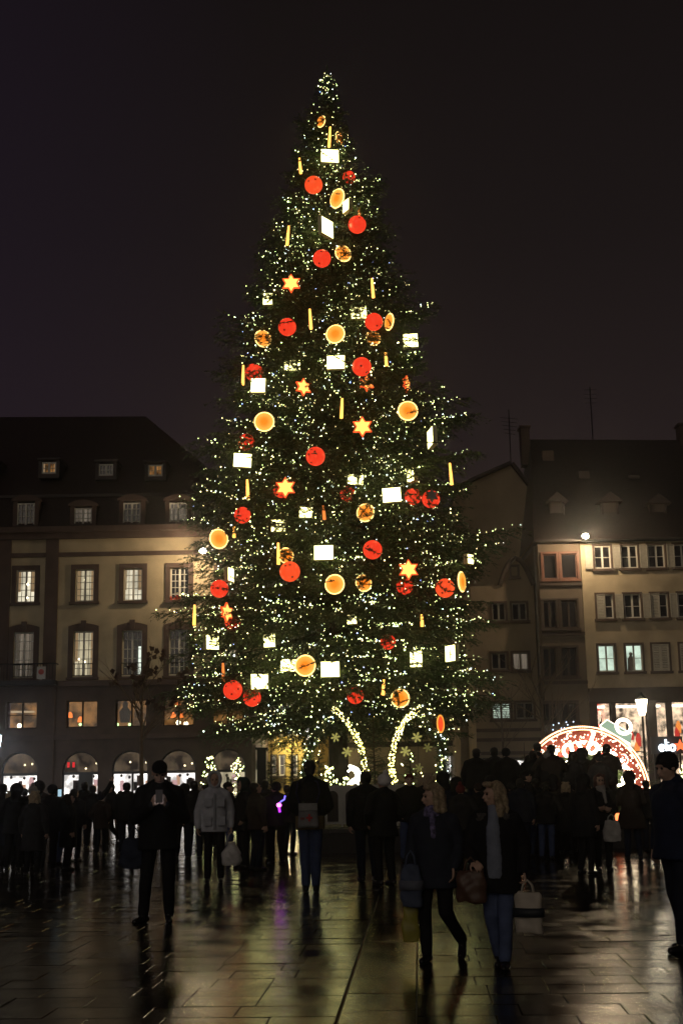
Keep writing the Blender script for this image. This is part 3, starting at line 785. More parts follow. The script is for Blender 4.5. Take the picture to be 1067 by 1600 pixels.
ph = thing('pale_shuttered_house', (XW(990), YW, 0), 'pale plastered house with white shutters and shop at right edge', 'building')
x0, x1 = XW(910) + .02, XW(1300); ze = ZW(847); zf1, zf0 = ZW(1077), ZW(1097)
rows_ = [(889, 853, (940, 982, 1024, 1064, 1106)), (967, 929, (944, 987, 1029, 1071, 1113)), (1050, 1008, (946.5, 989.5, 1031, 1074, 1116))]
hs = []; meta = []
for ri, (pt, pu, cs) in enumerate(rows_):
    for ci, c in enumerate(cs):
        xc = wx(c, (pt + pu) / 2, YW); hs.append((xc - .40, xc + .40, ZW(pt), ZW(pu))); meta.append((ri, ci))
shops = [(XW(933, 1130), XW(955, 1130)), (XW(962, 1130), XW(1011, 1130)), (XW(1025, 1130), XW(1043, 1130)), (XW(1050, 1130), XW(1085, 1130))]
shz0 = ZW(1165)
sh = [(a, b, .8, zf0) for a, b in shops]
mb = MB(); wall_holes(mb, x0, x1, zf1, ze, YW - .1, hs); shell(mb, x0, x1, YW - .1, YW + 9, ze); mb.build('wall', M_pale, ph)
mb = MB(); wall_holes(mb, x0, x1, 0, zf0 + .02, YW - .1, sh, .4); mb.build('shop_wall', M_darkwood, ph)
MB().box(x0, x1, YW - .3, YW + .05, zf0 + .02, zf1 + .05).build('fascia', M_darkwood, ph)
M_shut = mat('white_shutter', (.42, .39, .33), .7, var=.1)
for h, (ri, ci) in zip(hs, meta):
    lit = E_green if (ri == 2 and ci < 2) else None
    w = window(ph, *h, YW - .1, lit=lit, cols=2, rows=2, surround=.09, smat=M_sandd, set_in=.06, bar=.055)
    def shutter(xa, xb, yy):
        s = MB(); s.box(xa, xa + .05, yy - .04, yy, h[2], h[3]); s.box(xb - .05, xb, yy - .04, yy, h[2], h[3]); s.box(xa, xb, yy - .041, yy, h[3] - .05, h[3]); s.box(xa, xb, yy - .041, yy, h[2], h[2] + .06)
        nsl = 14
        for k in range(nsl):
            z = h[2] + .07 + (h[3] - h[2] - .14) * (k + .5) / nsl; s.add([(xa + .05, yy - .035, z - .03), (xb - .05, yy - .035, z - .03), (xb - .05, yy - .012, z + .035), (xa + .05, yy - .012, z + .035)], [(0, 1, 2, 3)])
        s.build('shutter', M_shut, w)
    if ri < 2:
        shutter(h[1] + .10, h[1] + .47, YW - .17)
        if ri == 1 and ci % 2 == 0: shutter(h[0] + .01, h[0] + .40, YW - .115)
        elif ci == 0: shutter(h[0] - .47, h[0] - .10, YW - .17)
    elif ci >= 2:
        shutter(h[0] + .01, (h[0] + h[1]) / 2, YW - .115); shutter((h[0] + h[1]) / 2, h[1] - .01, YW - .116)
# someone at the lit window
p = P(985, 1030, YW + .0); q = MB(); q.sphere((p.x, YW - .02, p.z + .25), .09, 8, 6); q.loft([((p.x - .05, YW - .02, p.z - .55), .14, .03), ((p.x - .02, YW - .02, p.z), .14, .03), ((p.x, YW - .02, p.z + .2), .05, .03)], 10)
q.build('window_figure', M_greywood, ph)
for i, (a, b) in enumerate(shops):
    f = MB(); f.box(a, a + .05, YW + .1, YW + .16, .8, zf0); f.box(b - .05, b, YW + .1, YW + .16, .8, zf0); f.box(a, b, YW + .1, YW + .161, zf0 - .06, zf0)
    fo = f.build('shop_window', M_darkwood, ph)
    MB().quad((a, YW + .18, .8), (b, YW + .18, .8), (b, YW + .18, zf0), (a, YW + .18, zf0)).build('pane', M_clear, fo)
    MB().quad((a - .4, YW + 2, .6), (b + .4, YW + 2, .6), (b + .4, YW + 2, zf0 + .2), (a - .4, YW + 2, zf0 + .2)).build('lit_shop', [E_shopr, E_shopw, E_shopw, E_shopw][i], fo)
    rr = random.Random(40 + i)
    for k in range(5 if i != 1 else 9):
        x = rr.uniform(a + .1, b - .1); z = rr.uniform(1.4, zf0 - .4)
        mm = [M_brownwood, emis('shop_red_goods_glow', (1, .06, .04), .7), emis('shop_white_goods_glow', (1, .93, .85), 2.2), M_greywood, emis('shop_orange_goods_glow', (1, .3, .05), 1.2)][k % 5]  # some goods glow themselves, shop light put into their colour
        MB().loft([((x, YW + 1.2, z - rr.uniform(.2, .5)), .12, .08), ((x, YW + 1.2, z), .14, .1), ((x, YW + 1.2, z + .25), .05, .05)], 8).build('shop_goods', mm, fo)
    for k in range(2): MB().box(a + .05, b - .05, YW + .8, YW + 1.1, 1.7 + .8 * k, 1.74 + .8 * k).build('shelf', M_greywood, fo)
    MB().box(a + .1, b - .1, YW + .9, YW + 1.3, zf0 - .22, zf0 - .12).build('ceiling_light', emis('shop_tube', (1, .9, .75), 3.5), fo)
# roof with dormers
zr0 = ze + .1; yr = YW + 6; zr1 = wz(950, 690, yr); xa, xb = XW(843), x1
r = MB()
xa2 = wx(828, 685, yr)
r.quad((xa - .2, YW - .5, ze), (xb, YW - .5, ze), (xb, YW - .5, zr0), (xa - .2, YW - .5, zr0))
r.quad((xa - .2, YW - .5, zr0), (xb, YW - .5, zr0), (xb, yr, zr1 - .1), (xa2, yr, zr1 + .2))
r.quad((xb, YW + 12.5, zr0), (xa - .2, YW + 12.5, zr0), (xa2, yr, zr1 + .2), (xb, yr, zr1 - .1))
r.add([(xa - .2, YW - .5, zr0), (xa2, yr, zr1 + .2), (xa - .2, YW + 12.5, zr0)], [(0, 1, 2)])
r.quad((xa - .2, YW - .5, ze), (xa - .2, YW + 12.5, ze), (xb, YW + 12.5, ze), (xb, YW - .5, ze))
ro = r.build('roof', M_roof2, ph)
for (px, py, hwp, hhp) in ((870, 800, 12, 18), (953, 800, 14, 18), (1028, 803, 14, 18)):
    yd = YW + 1.0; p = P(px, py, yd); a = hwp * mpp(yd); h = hhp * mpp(yd)
    q = MB(); q.box(p.x - a, p.x - a * .75, yd, yd + 3, p.z - h, p.z + h); q.box(p.x + a * .75, p.x + a, yd, yd + 3, p.z - h, p.z + h); q.box(p.x - a * .75, p.x + a * .75, yd, yd + 3, p.z - h, p.z - h * .8)
    q.prism([(p.x - a * 1.5, p.z + h * .9), (p.x + a * 1.5, p.z + h * .9), (p.x, p.z + h * 1.8)], yd - .3, yd + 3.5)
    do = q.build('dormer', M_roof2, ro)
    MB().quad((p.x - a * .75, yd + .1, p.z - h * .8), (p.x + a * .75, yd + .1, p.z - h * .8), (p.x + a * .75, yd + .1, p.z + h * .95), (p.x - a * .75, yd + .1, p.z + h * .95)).build('pane', mat('grey_dormer_shutter', (.06, .048, .042), .7), ph)
for (px, py) in ((912, 745), (990, 752)):
    p = P(px, py, YW + 3.4); MB().box(p.x - .28, p.x + .28, p.y - .1, p.y + 1, p.z - .3, p.z + .3).build('skylight', mat('grey_dormer_shutter', (.1, .08, .08), .7), ph)
p = P(856, 714, YW + 4.5); MB().box(p.x - .3, p.x + .3, p.y, p.y + .6, p.z - .8, p.z + .35).build('chimney', M_sandd, ph)
for (px, pw, pt) in ((818, 14, 668), (1064, 14, 664)):
    p = P(px, pt, yr); a = pw / 2 * mpp(yr); q = MB(); q.box(p.x - a, p.x + a, yr - .4, yr + .4, p.z - 2.2, p.z - .12); q.box(p.x - a - .08, p.x + a + .08, yr - .48, yr + .48, p.z - .12, p.z); q.build('chimney', M_sandd, ph)
p = P(921, 605, yr); q = MB(); q.tube([(p.x, p.y, zr1 - .3), (p.x, p.y, p.z)], .03, 4)
for k in range(4): q.tube([(p.x - .35, p.y, p.z - .15 - .25 * k), (p.x + .35, p.y, p.z - .15 - .25 * k)], .012, 4)
q.build('antenna', M_iron, ph)
MB().tube([(x0, YW - .52, ze - .02), (x1, YW - .52, ze - .02)], .07, 6).build('gutter', M_iron, ph)

# ------------------------------------------------------------------ lit lamps
def floodlight(px, py, Y, watts, label, wall_y):
    p = P(px, py, Y); t = thing('floodlight', p, label, 'floodlight')
    MB().tube([(p.x, p.y + .12, p.z), (p.x, wall_y + .3, p.z)], .03, 5).build('bracket', M_iron, t)
    MB().loft([((p.x, p.y, p.z - .10), .20, .12), ((p.x, p.y, p.z + .12), .24, .14), ((p.x, p.y, p.z + .16), .1, .08)], 12).build('housing', M_iron, t)
    MB().sphere((p.x, p.y - .16, p.z - .02), .15, 12, 8, (1, .6, .8)).build('lens', E_flood, t, smooth=True)
    l = bpy.data.lights.new('floodlight', 'POINT'); l.energy = watts; l.color = (1.0, .74, .44); l.shadow_soft_size = .12
    lo = bpy.data.objects.new('light', l); COL.objects.link(lo); lo.parent = t; lo.location = (0, -.38, -.1)
floodlight(913, 838, YW - 1.0, 400, 'bright floodlight under the eaves of the pale shuttered house', YW)
floodlight(318, 861, YL - 1.0, 420, 'bright floodlight on the cream building beside the tree branches', YL)

def street_lamp(px, py, Y, label, h_r=.26, watts=60, color=(1, .85, .6), name='street_lamp', strength=10):
    p = P(px, py, Y); t = thing(name, (p.x, p.y, 0), label, 'street lamp')
    MB().tube([(p.x, p.y, 0), (p.x, p.y, .5), (p.x, p.y, p.z - .45)], [.11, .07, .05], 8).build('pole', M_iron, t)
    MB().loft([((p.x, p.y, p.z - .42), .10, .10), ((p.x, p.y, p.z - .3), .16, .16), ((p.x, p.y, p.z + .28), h_r, h_r)], 8).build('lantern_glass', emis('lantern_glow_' + name + str(px), color, strength), t)
    MB().loft([((p.x, p.y, p.z + .285), h_r + .05, h_r + .05), ((p.x, p.y, p.z + .45), h_r * .5, h_r * .5), ((p.x, p.y, p.z + .6), .04, .04)], 8).build('cap', M_iron, t)
    l = bpy.data.lights.new('lamp', 'POINT'); l.energy = watts; l.color = color; l.shadow_soft_size = .3
    lo = bpy.data.objects.new('light', l); COL.objects.link(lo); lo.parent = t; lo.location = (0, -.45, p.z - .1)
street_lamp(1002, 1103, 57.0, 'lit lantern on a post before the shop windows at right', .26, 60)
street_lamp(-6, 1160, 55.0, 'white street lamp cut off by the left picture edge', .24, 90, (.85, .93, 1.0), 'post_lamp', 22)

# shop sign with letters
def arc(cx, cy, rx, ry, a0, a1, n=14): return [(cx + rx * cos(radians(a0 + (a1 - a0) * k / n)), cy + ry * sin(radians(a0 + (a1 - a0) * k / n))) for k in range(n + 1)]
GL = {
 'a': (1.15, [arc(.5, .5, .42, .5, 0, 360), [(.92, 1), (.92, .15), (1.1, 0)]]),
 's': (.95, [[(.85, .88), (.5, 1), (.2, .78), (.5, .5), (.8, .25), (.5, 0), (.08, .14)]]),
 'b': (1.05, [[(.12, 2.0), (.10, 0)], arc(.52, .5, .42, .5, 0, 360)]),
 'o': (1.05, [arc(.5, .5, .42, .5, 0, 360)]),
 'u': (1.1, [[(.1, 1), (.12, .3), (.45, 0), (.8, .25), (.9, 1)], [(.9, 1), (.92, .1), (1.05, 0)]]),
 'r': (.85, [[(.12, 1), (.12, 0)], [(.12, .55), (.4, .95), (.78, .92)]]),
 'g': (1.1, [arc(.5, .5, .42, .5, 0, 360), [(.92, 1), (.92, -.45), (.5, -.9), (.08, -.6)]]),
 't': (.85, [[(.4, 1.7), (.4, .2), (.6, 0), (.82, .1)], [(.05, 1), (.8, 1)]]),
 'S': (1.2, [[(1, 1.7), (.6, 2), (.15, 1.65), (.3, 1.2), (.8, .9), (1, .4), (.6, 0), (.05, .25)]]),
 'C': (1.2, [arc(.7, 1, .6, 1, 50, 310)]),
 'p': (1.05, [[(.1, 1), (.1, -.9)], arc(.52, .5, .42, .5, 0, 360)]),
 'i': (.45, [[(.2, 1), (.2, 0)], [(.2, 1.4), (.2, 1.5)]]),
 'l': (.45, [[(.2, 2), (.2, .1), (.35, 0)]]),
 'e': (1.05, [[(.08, .5), (.92, .52)], arc(.5, .5, .42, .5, 5, 315)]),
 'd': (1.05, [arc(.48, .5, .42, .5, 0, 360), [(.9, 2), (.92, 0)]]),
 'N': (1.3, [[(.1, 0), (.1, 2), (1.05, 0), (1.05, 2)]]),
 'ë': (1.05, [[(.08, .5), (.92, .52)], arc(.5, .5, .42, .5, 5, 315), [(.3, 1.4), (.3, 1.48)], [(.7, 1.4), (.7, 1.48)]]),
 ' ': (.5, []),
}
def word_width(w): return sum(GL[c][0] for c in w)
ys = YW - 1.2
p = P(1042, 1166, ys); sg = thing('shop_sign', (p.x, p.y, 0), 'white glowing lettered shop sign above the beanie man at right', 'sign')
sc_ = .26; ww = word_width('elio') * sc_; x = p.x - ww / 2
for ch_ in 'elio':
    w_, st = GL[ch_]; q = MB()
    for s in st: q.tube([(x + a * sc_, ys, p.z - .2 + b * sc_) for a, b in s], .055, 5)
    q.build('letter', emis('cold_sign_letters', (.82, .93, 1), 3.0), sg); x += w_ * sc_
MB().box(p.x - .75, p.x + .75, ys + .08, ys + .16, p.z - .35, p.z + .45).build('board', mat('sign_board_dark', (.03, .03, .035), .5), sg)
for s in (-.6, .6): MB().box(p.x + s - .04, p.x + s + .04, ys + .1, ys + .18, 0, p.z - .35).build('post', M_iron, sg)
# ------------------------------------------------------------------ the big fir
YT = 47.5
SL_L = [(112, 511), (135, 497), (160, 484), (200, 462), (215, 470), (250, 450), (275, 455), (300, 434), (320, 441), (345, 418), (385, 402), (402, 413), (435, 384), (458, 400), (480, 370), (515, 340), (545, 365), (580, 345), (608, 366), (640, 334), (668, 352),
        (692, 336), (715, 298), (745, 303), (775, 290), (805, 275), (835, 287), (862, 310), (890, 264), (922, 290), (957, 252), (985, 276), (1010, 262), (1045, 288), (1075, 262), (1110, 276), (1140, 306)]
SL_R = [(112, 513), (135, 524), (160, 533), (200, 546), (225, 548), (250, 563), (270, 556), (298, 600), (320, 590), (350, 606), (385, 614), (420, 606), (442, 620), (457, 680), (474, 652), (494, 682), (520, 656), (560, 672), (590, 655), (618, 672), (645, 738), (668, 716),
        (700, 738), (730, 722), (762, 730), (805, 718), (826, 742), (846, 796), (868, 780), (890, 758), (925, 735), (962, 772), (1000, 768), (1040, 738), (1090, 800), (1118, 786), (1140, 742)]
_py = sorted({a for a, b in SL_L} | {a for a, b in SL_R})
SIL = [(q, float(np.interp(q, [a for a, b in SL_L], [b for a, b in SL_L])), float(np.interp(q, [a for a, b in SL_R], [b for a, b in SL_R]))) for q in _py]
ax_x = P(521, 700, YT).x
sz = np.array([P(521, s[0], YT).z for s in SIL][::-1])
srL = np.array([ax_x - P(s[1], s[0], YT).x for s in SIL][::-1])
srR = np.array([P(s[2], s[0], YT).x - ax_x for s in SIL][::-1])
Z_GAP = P(521, 1098, YT - 5).z
def crown_r(z, phi):
    l = np.interp(z, sz, srL); r = np.interp(z, sz, srR)
    c = np.cos(phi); R = (l + r) / 2 + (r - l) / 2 * c
    if z < Z_GAP and np.sin(phi) < -.25: R = R * .72          # the crown is cut higher over the arches
    return R
Z_TOP = float(sz[-1]); Z_BOT = float(sz[0])

def fir(axis, ztop, zbot, rfun, whorl, nbr, slope, twig_l, blade, step, rng, clear=None, upturn=.16, tw_step=None, fill=1.0, ragged=0.0, layered=0.0):
    """returns blade triangles, limb curves"""
    V = []; limbs = []
    z = zbot; k = 0
    H = ztop - zbot
    while z < ztop - .006 * H:
        f = (z - zbot) / H
        n = int(round(nbr[0] + (nbr[1] - nbr[0]) * f)); off = rng.uniform(0, 6.28)
        for i in range(n):
            phi = off + 2 * pi * i / n + rng.normal(0, .16)
            zt = z + rng.normal(0, whorl * .45)
            L = float(rfun(zt, phi)) * min(1.11, rng.normal(1.06, .06)) * (1 - ragged * (.5 + .5 * sin(3.1 * phi + 2.3 * zt + 1.7 * sin(zt * .9)))) * (1 - layered * (.5 + .5 * sin(2 * pi * zt / 1.75 + 1.6 * sin(2 * phi + 1) + .8 * sin(3 * phi))))
            if L < .12: continue
            s = slope[0] + (slope[1] - slope[0]) * f ** 1.3 + rng.normal(0, .04)
            z0 = zt - L * (s + upturn)
            m_ = max(4, int(L / .35) + 2); t = np.linspace(0, 1, m_)
            side = rng.normal(0, .10)
            ph = phi + side * t
            C = np.stack([axis[0] + np.cos(ph) * L * t, axis[1] + np.sin(ph) * L * t, z0 + L * (s * t + upturn * t * t)], 1)
            limbs.append((C, L, phi))
        z += whorl * rng.uniform(.85, 1.15) * (1 - .45 * f); k += 1
    for C, L, phi in limbs:
        ts = tw_step or step
        nt = max(3, int(L * .86 / ts)); t = np.linspace(.14, 1.0, nt)
        idx = t * (len(C) - 1); i0 = np.minimum(idx.astype(int), len(C) - 2); fr = (idx - i0)[:, None]
        B = C[i0] * (1 - fr) + C[i0 + 1] * fr
        D = C[i0 + 1] - C[i0]; D /= np.linalg.norm(D, axis=1)[:, None]
        S = np.stack([-D[:, 1], D[:, 0], np.zeros(nt)], 1); S /= (np.linalg.norm(S, axis=1)[:, None] + 1e-9)
        for sgn in (-1, 1, 0):
            if sgn == 0:
                T = D * .55 + np.array([0, 0, -1]) * rng.uniform(.3, .9, nt)[:, None] + S * rng.normal(0, .25, nt)[:, None]; ls = .55
            else:
                T = D * .75 + S * sgn * rng.uniform(.6, 1.0, nt)[:, None] + np.array([0, 0, 1]) * rng.normal(-.16, .16, nt)[:, None]; ls = 1.0
            T /= np.linalg.norm(T, axis=1)[:, None]
            tl = np.minimum(twig_l, .46 * min(twig_l, L * .5) + L * .42 * (1.04 - t)) * rng.uniform(.6, 1.1, nt) * ls
            nb = np.maximum(2, (tl / step * fill * 2).astype(int)); tot = int(nb.sum())
            rep = np.repeat(np.arange(nt), nb)
            u = rng.uniform(.05, 1.05, tot)
            base = B[rep] + T[rep] * (tl[rep] * u)[:, None] + np.array([0, 0, -1]) * (.18 * tl[rep] * u * u)[:, None]
            R = rng.normal(0, 1, (tot, 3)); R[:, 2] *= .7
            dirv = T[rep] * .8 + R * .5; dirv /= np.linalg.norm(dirv, axis=1)[:, None]
            W = np.cross(dirv, rng.normal(0, 1, (tot, 3))); W /= (np.linalg.norm(W, axis=1)[:, None] + 1e-9)
            bl = blade[0] * rng.uniform(.6, 1.25, tot); bw = blade[1] * rng.uniform(.6, 1.2, tot)
            tri = np.stack([base - W * bw[:, None] * .5 - dirv * bl[:, None] * .25, base + W * bw[:, None] * .5 - dirv * bl[:, None] * .25, base + dirv * bl[:, None] * .75], 1)
            V.append(tri)
    V = np.concatenate(V)
    if clear is not None and len(clear):
        cen = V.mean(1); keep = np.ones(len(V), bool)
        for c, r in clear: keep &= ((cen - np.array(c)) ** 2).sum(1) > r * r
        V = V[keep]
    return V, limbs

def fir_mat(name, c):
    mt = bpy.data.materials.new(name); mt.use_nodes = True; nt = mt.node_tree; b = nt.nodes['Principled BSDF']
    geo = nt.nodes.new('ShaderNodeNewGeometry'); mx = nt.nodes.new('ShaderNodeMix'); mx.data_type = 'RGBA'
    mx.inputs['A'].default_value = (c[0] * .5, c[1] * .55, c[2] * .5, 1); mx.inputs['B'].default_value = (c[0] * 1.5, c[1] * 1.45, c[2] * 1.3, 1)
    nt.links.new(geo.outputs['Random Per Island'], mx.inputs['Factor']); nt.links.new(mx.outputs['Result'], b.inputs['Base Color'])
    b.inputs['Roughness'].default_value = .5; MATS[name] = mt; return mt
M_fir = fir_mat('fir_needles', (.050, .080, .028))
M_fir2 = fir_mat('small_fir_needles', (.045, .070, .030))
M_bark = mat('fir_bark', (.05, .033, .022), .9, var=.3, scale=5, bump=.5, bscale=20)

# ornaments: photograph position and size, then hung on the crown's surface
BAUBLE = [(490, 289, 14, 0), (545, 277, 10, 1), (558, 351, 14, 0), (503, 404, 14, 0), (449, 511, 14, 0), (584, 503, 14, 0), (565, 573, 15, 0), (397, 582, 14, .6), (385, 691, 13, 1),
          (493, 713, 15, 0), (379, 805, 13, .4), (645, 776, 13, .8), (673, 780, 14, .3), (582, 859, 15, 0), (453, 893, 16, 0), (343, 920, 14, .3), (695, 919, 15, .4), (632, 916, 13, 1),
          (364, 1078, 15, .2), (394, 1090, 14, 1), (440, 765, 13, 1), (606, 1003, 12, 1.2), (555, 1087, 13, 1.2), (364, 972, 13, 1.2), (543, 772, 12, 1.3)]
DISC = [(527, 310, 21, 30, 0), (536, 396, 24, 26, .8), (524, 522, 28, 29, 0), (411, 529, 24, 27, .7), (608, 503, 12, 26, .2), (637, 642, 30, 30, 0), (413, 659, 30, 30, 0), (342, 842, 26, 30, 0),
        (523, 913, 29, 30, 0), (721, 909, 13, 31, 0), (477, 1040, 31, 32, 0), (583, 528, 22, 24, 1.1), (502, 190, 12, 18, .6), (568, 911, 24, 26, 1), (571, 801, 26, 28, 1), (447, 868, 22, 24, .9), (625, 1091, 28, 28, .6), (530, 216, 10, 20, .8)]
BOXES = [(515, 245, 27, 21, 0), (509, 356, 17, 27, 0), (543, 322, 9, 18, .1), (525, 567, 27, 21, 0), (404, 603, 22, 22, 0), (641, 533, 22, 21, .5), (379, 720, 27, 21, 0), (612, 774, 28, 22, 0), (506, 864, 29, 22, .1),
         (330, 1003, 17, 23, .5), (406, 1065, 26, 23, .4), (516, 1046, 28, 23, .1), (452, 1040, 26, 18, 1), (650, 1030, 18, 24, .5), (706, 1021, 13, 24, .1), (732, 874, 10, 14, .1), (675, 684, 6, 28, 0),
         (421, 1001, 17, 20, .9), (419, 468, 14, 18, .8), (478, 801, 20, 16, 1), (555, 750, 24, 16, 1.1), (550, 967, 14, 16, .9), (560, 490, 24, 18, 1), (358, 898, 7, 20, .3), (644, 743, 9, 20, .8), (457, 572, 24, 16, 1.1), (435, 822, 22, 18, 1.1)]
STARS = [(455, 443, 13, 0, 0), (474, 605, 12, .2, .5), (566, 667, 14, 0, 0), (446, 762, 14, 0, 0), (638, 890, 14, 0, 0), (354, 957, 13, .3, 1.0), (573, 599, 11, 1, .3), (635, 600, 11, .8, 1.1)]
RODS = [(515, 197, 231, 0), (469, 246, 272, 0), (450, 352, 384, 0), (582, 434, 466, 0), (485, 482, 515, 0), (380, 570, 602, 0), (534, 622, 654, 0), (387, 749, 780, 0), (704, 723, 758, 0), (435, 848, 882, 0),
        (304, 945, 977, 0), (366, 823, 840, .3), (659, 960, 979, .2), (603, 550, 572, .3), (506, 790, 812, .5), (599, 1062, 1086, .3), (349, 1036, 1066, .4), (561, 324, 338, .5)]
def hang(px, py, deep, r):
    """a point on the crown's front surface behind a pixel; deep pushes it in among the branches"""
    Y = YT - 4
    for _ in range(6):
        p = P(px, py, Y); dx = p.x - ax_x; dzz = p.z
        R = float(np.interp(dzz, sz, (srL + srR) / 2)) * (1.03 - .15 * deep) + .12 - .75 * deep
        R2 = R * R - dx * dx
        Y = YT - (sqrt(R2) if R2 > 0 else 0.0)
    return P(px, py, Y), Y
clear = []
def reg(lst, rfun):
    out = []
    for it in lst:
        px, py, r, deep = rfun(it); p, Y = hang(px, py, deep, r)
        out.append((p, mp(p), deep))
        rr = r * mp(p)
        if deep < .35:
            tocam = (CPOS - p).normalized()
            for k in range(4): clear.append((tuple(p + tocam * (.28 * k)), rr * 1.25))
        else: clear.append((tuple(p), rr * (1.0 if deep < .75 else .55)))
    return out
h_b = reg(BAUBLE, lambda i: (i[0], i[1], i[2], i[3]))
h_d = reg(DISC, lambda i: (i[0], i[1], max(i[2], i[3]) / 2, i[4]))
h_x = reg(BOXES, lambda i: (i[0], i[1], max(i[2], i[3]) / 2, i[4]))
h_s = reg(STARS, lambda i: (i[0], i[1], i[2], i[3]))
h_r_ = None
h_r = reg(RODS, lambda i: (i[0], (i[1] + i[2]) / 2, (i[2] - i[1]) / 2 * .8, i[3]))

tree = thing('christmas_tree', (ax_x, YT, 0), 'giant decorated fir tree standing in the middle of the square', 'tree')
TV, limbs = fir((ax_x, YT), Z_TOP, Z_BOT, crown_r, .43, (17, 8), (-.38, .30), 1.05, (.15, .036), .072, np.random.default_rng(5), clear, tw_step=.14, ragged=.08, layered=.20)
# sprigs of the crown that hang across the half hidden ornaments
rgs = np.random.default_rng(99); spr = []
for lst, hh, rf in ((BAUBLE, h_b, lambda i: i[2]), (DISC, h_d, lambda i: max(i[2], i[3]) / 2), (BOXES, h_x, lambda i: max(i[2], i[3]) / 2), (STARS, h_s, lambda i: i[2]), (RODS, h_r, lambda i: (i[2] - i[1]) / 2)):
    for it, (p_, m_, dp_) in zip(lst, hh):
        r_ = rf(it) * m_; n_ = int(dp_ * 11) + (1 if rgs.random() < .5 else 0)
        tc_ = np.array((CPOS - p_).normalized())
        for _ in range(n_):
            a_ = rgs.uniform(0, 2 * pi); off = np.array([cos(a_), 0, sin(a_)]) * r_ * rgs.uniform(.35, 1.25) if dp_ < .75 else np.array([rgs.normal(0, .6), 0, rgs.normal(0, .6)]) * r_
            st = np.array(p_) + tc_ * rgs.uniform(.18, .5) + off + np.array([0, 0, .12]); d_ = np.array([rgs.normal(0, .8), -.35, rgs.normal(-.25, .35)]); d_ /= np.linalg.norm(d_)
            ln = rgs.uniform(.35, .75); nb_ = int(ln / .012); u_ = rgs.uniform(-.5, .5, nb_); base = st + d_ * (u_ * ln)[:, None]
            dv = d_ * .8 + rgs.normal(0, .5, (nb_, 3)); dv /= np.linalg.norm(dv, axis=1)[:, None]; W_ = np.cross(dv, rgs.normal(0, 1, (nb_, 3))); W_ /= np.linalg.norm(W_, axis=1)[:, None]
            spr.append(np.stack([base - W_ * .016, base + W_ * .016, base + dv * .13], 1))
lead = np.array([[ax_x, YT, Z_TOP - 1.1 + 1.35 * k / 59] for k in range(60)]); dv = rgs.normal(0, .5, (60, 3)) + np.array([0, 0, 1.0]); dv /= np.linalg.norm(dv, axis=1)[:, None]; W_ = np.cross(dv, rgs.normal(0, 1, (60, 3))); W_ /= np.linalg.norm(W_, axis=1)[:, None]
spr.append(np.stack([lead - W_ * .018, lead + W_ * .018, lead + dv * .16], 1))
TV = np.concatenate([TV] + spr)
print('fir blades', len(TV))
me = np_mesh('crown', TV.reshape(-1, 3) - np.array([ax_x, YT, 0]), np.arange(len(TV) * 3).reshape(-1, 3), [M_fir])
link_mesh('crown', me, tree)
q = MB(); q.tube([(ax_x, YT, 0), (ax_x, YT, 2), (ax_x, YT, 12), (ax_x, YT, Z_TOP - .5)], [.42, .36, .22, .03], 12); q.build('trunk', M_bark, tree)
q = MB()
for C, L, phi in limbs:
    if L < .5: continue
    q.tube([tuple(c) for c in C[::2]] if len(C) > 4 else [tuple(c) for c in C], [max(.012, .05 * (1 - i / max(1, len(C[::2] if len(C) > 4 else C) - 1))) for i in range(len(C[::2] if len(C) > 4 else C))], 3)
q.build('limbs', M_bark, tree)
q = MB(); q.loft([((ax_x, YT, 0), 1.4, 1.4), ((ax_x, YT, .9), 1.55, 1.55), ((ax_x, YT, .95), 1.4, 1.4)], 24); q.build('planter', M_darkwood, tree)

# string lights: bulbs along the limbs
B_w = emis('bulb_warm', (1.0, .84, .36), 13); B_g = emis('bulb_yellow_green', (.80, 1.0, .36), 12); B_c = emis('bulb_cool', (.76, .95, .95), 12); B_b = emis('bulb_blue', (.25, .38, 1.0), 18); B_d = emis('bulb_dim', (.74, .90, .34), 4.5)
rg = np.random.default_rng(23); pts = []
for C, L, phi in limbs:
    if L < .25:
        n = 3; ts = rg.uniform(.2, 1, n)
    else:
        span = L * .72; n = max(2, int(span / .108)); ts = np.sort(rg.uniform(.28, 1.02, n))
    if rg.random() < .12: continue
    idx = np.clip(ts, 0, .999) * (len(C) - 1); i0 = idx.astype(int); fr = (idx - i0)[:, None]
    B = C[i0] * (1 - fr) + C[np.minimum(i0 + 1, len(C) - 1)] * fr
    spread = (.085 + .22 * (1.05 - ts)) * min(1, .35 + L * .4)
    J = rg.normal(0, 1, (n, 3)) * spread[:, None]; J[:, 2] = np.abs(J[:, 2]) * -.7 + .14
    pts.append(B + J)
pts = np.concatenate(pts)
clump = np.sin(pts[:, 0] * 1.9 + 2 * np.sin(pts[:, 2] * .8)) + np.sin(pts[:, 2] * 2.3 + pts[:, 1] * 1.3) + np.sin(pts[:, 0] * .9 - pts[:, 2] * 1.1 + pts[:, 1])
pts = pts[rg.random(len(pts)) < np.clip(.60 + .38 * clump, .08, 1)]
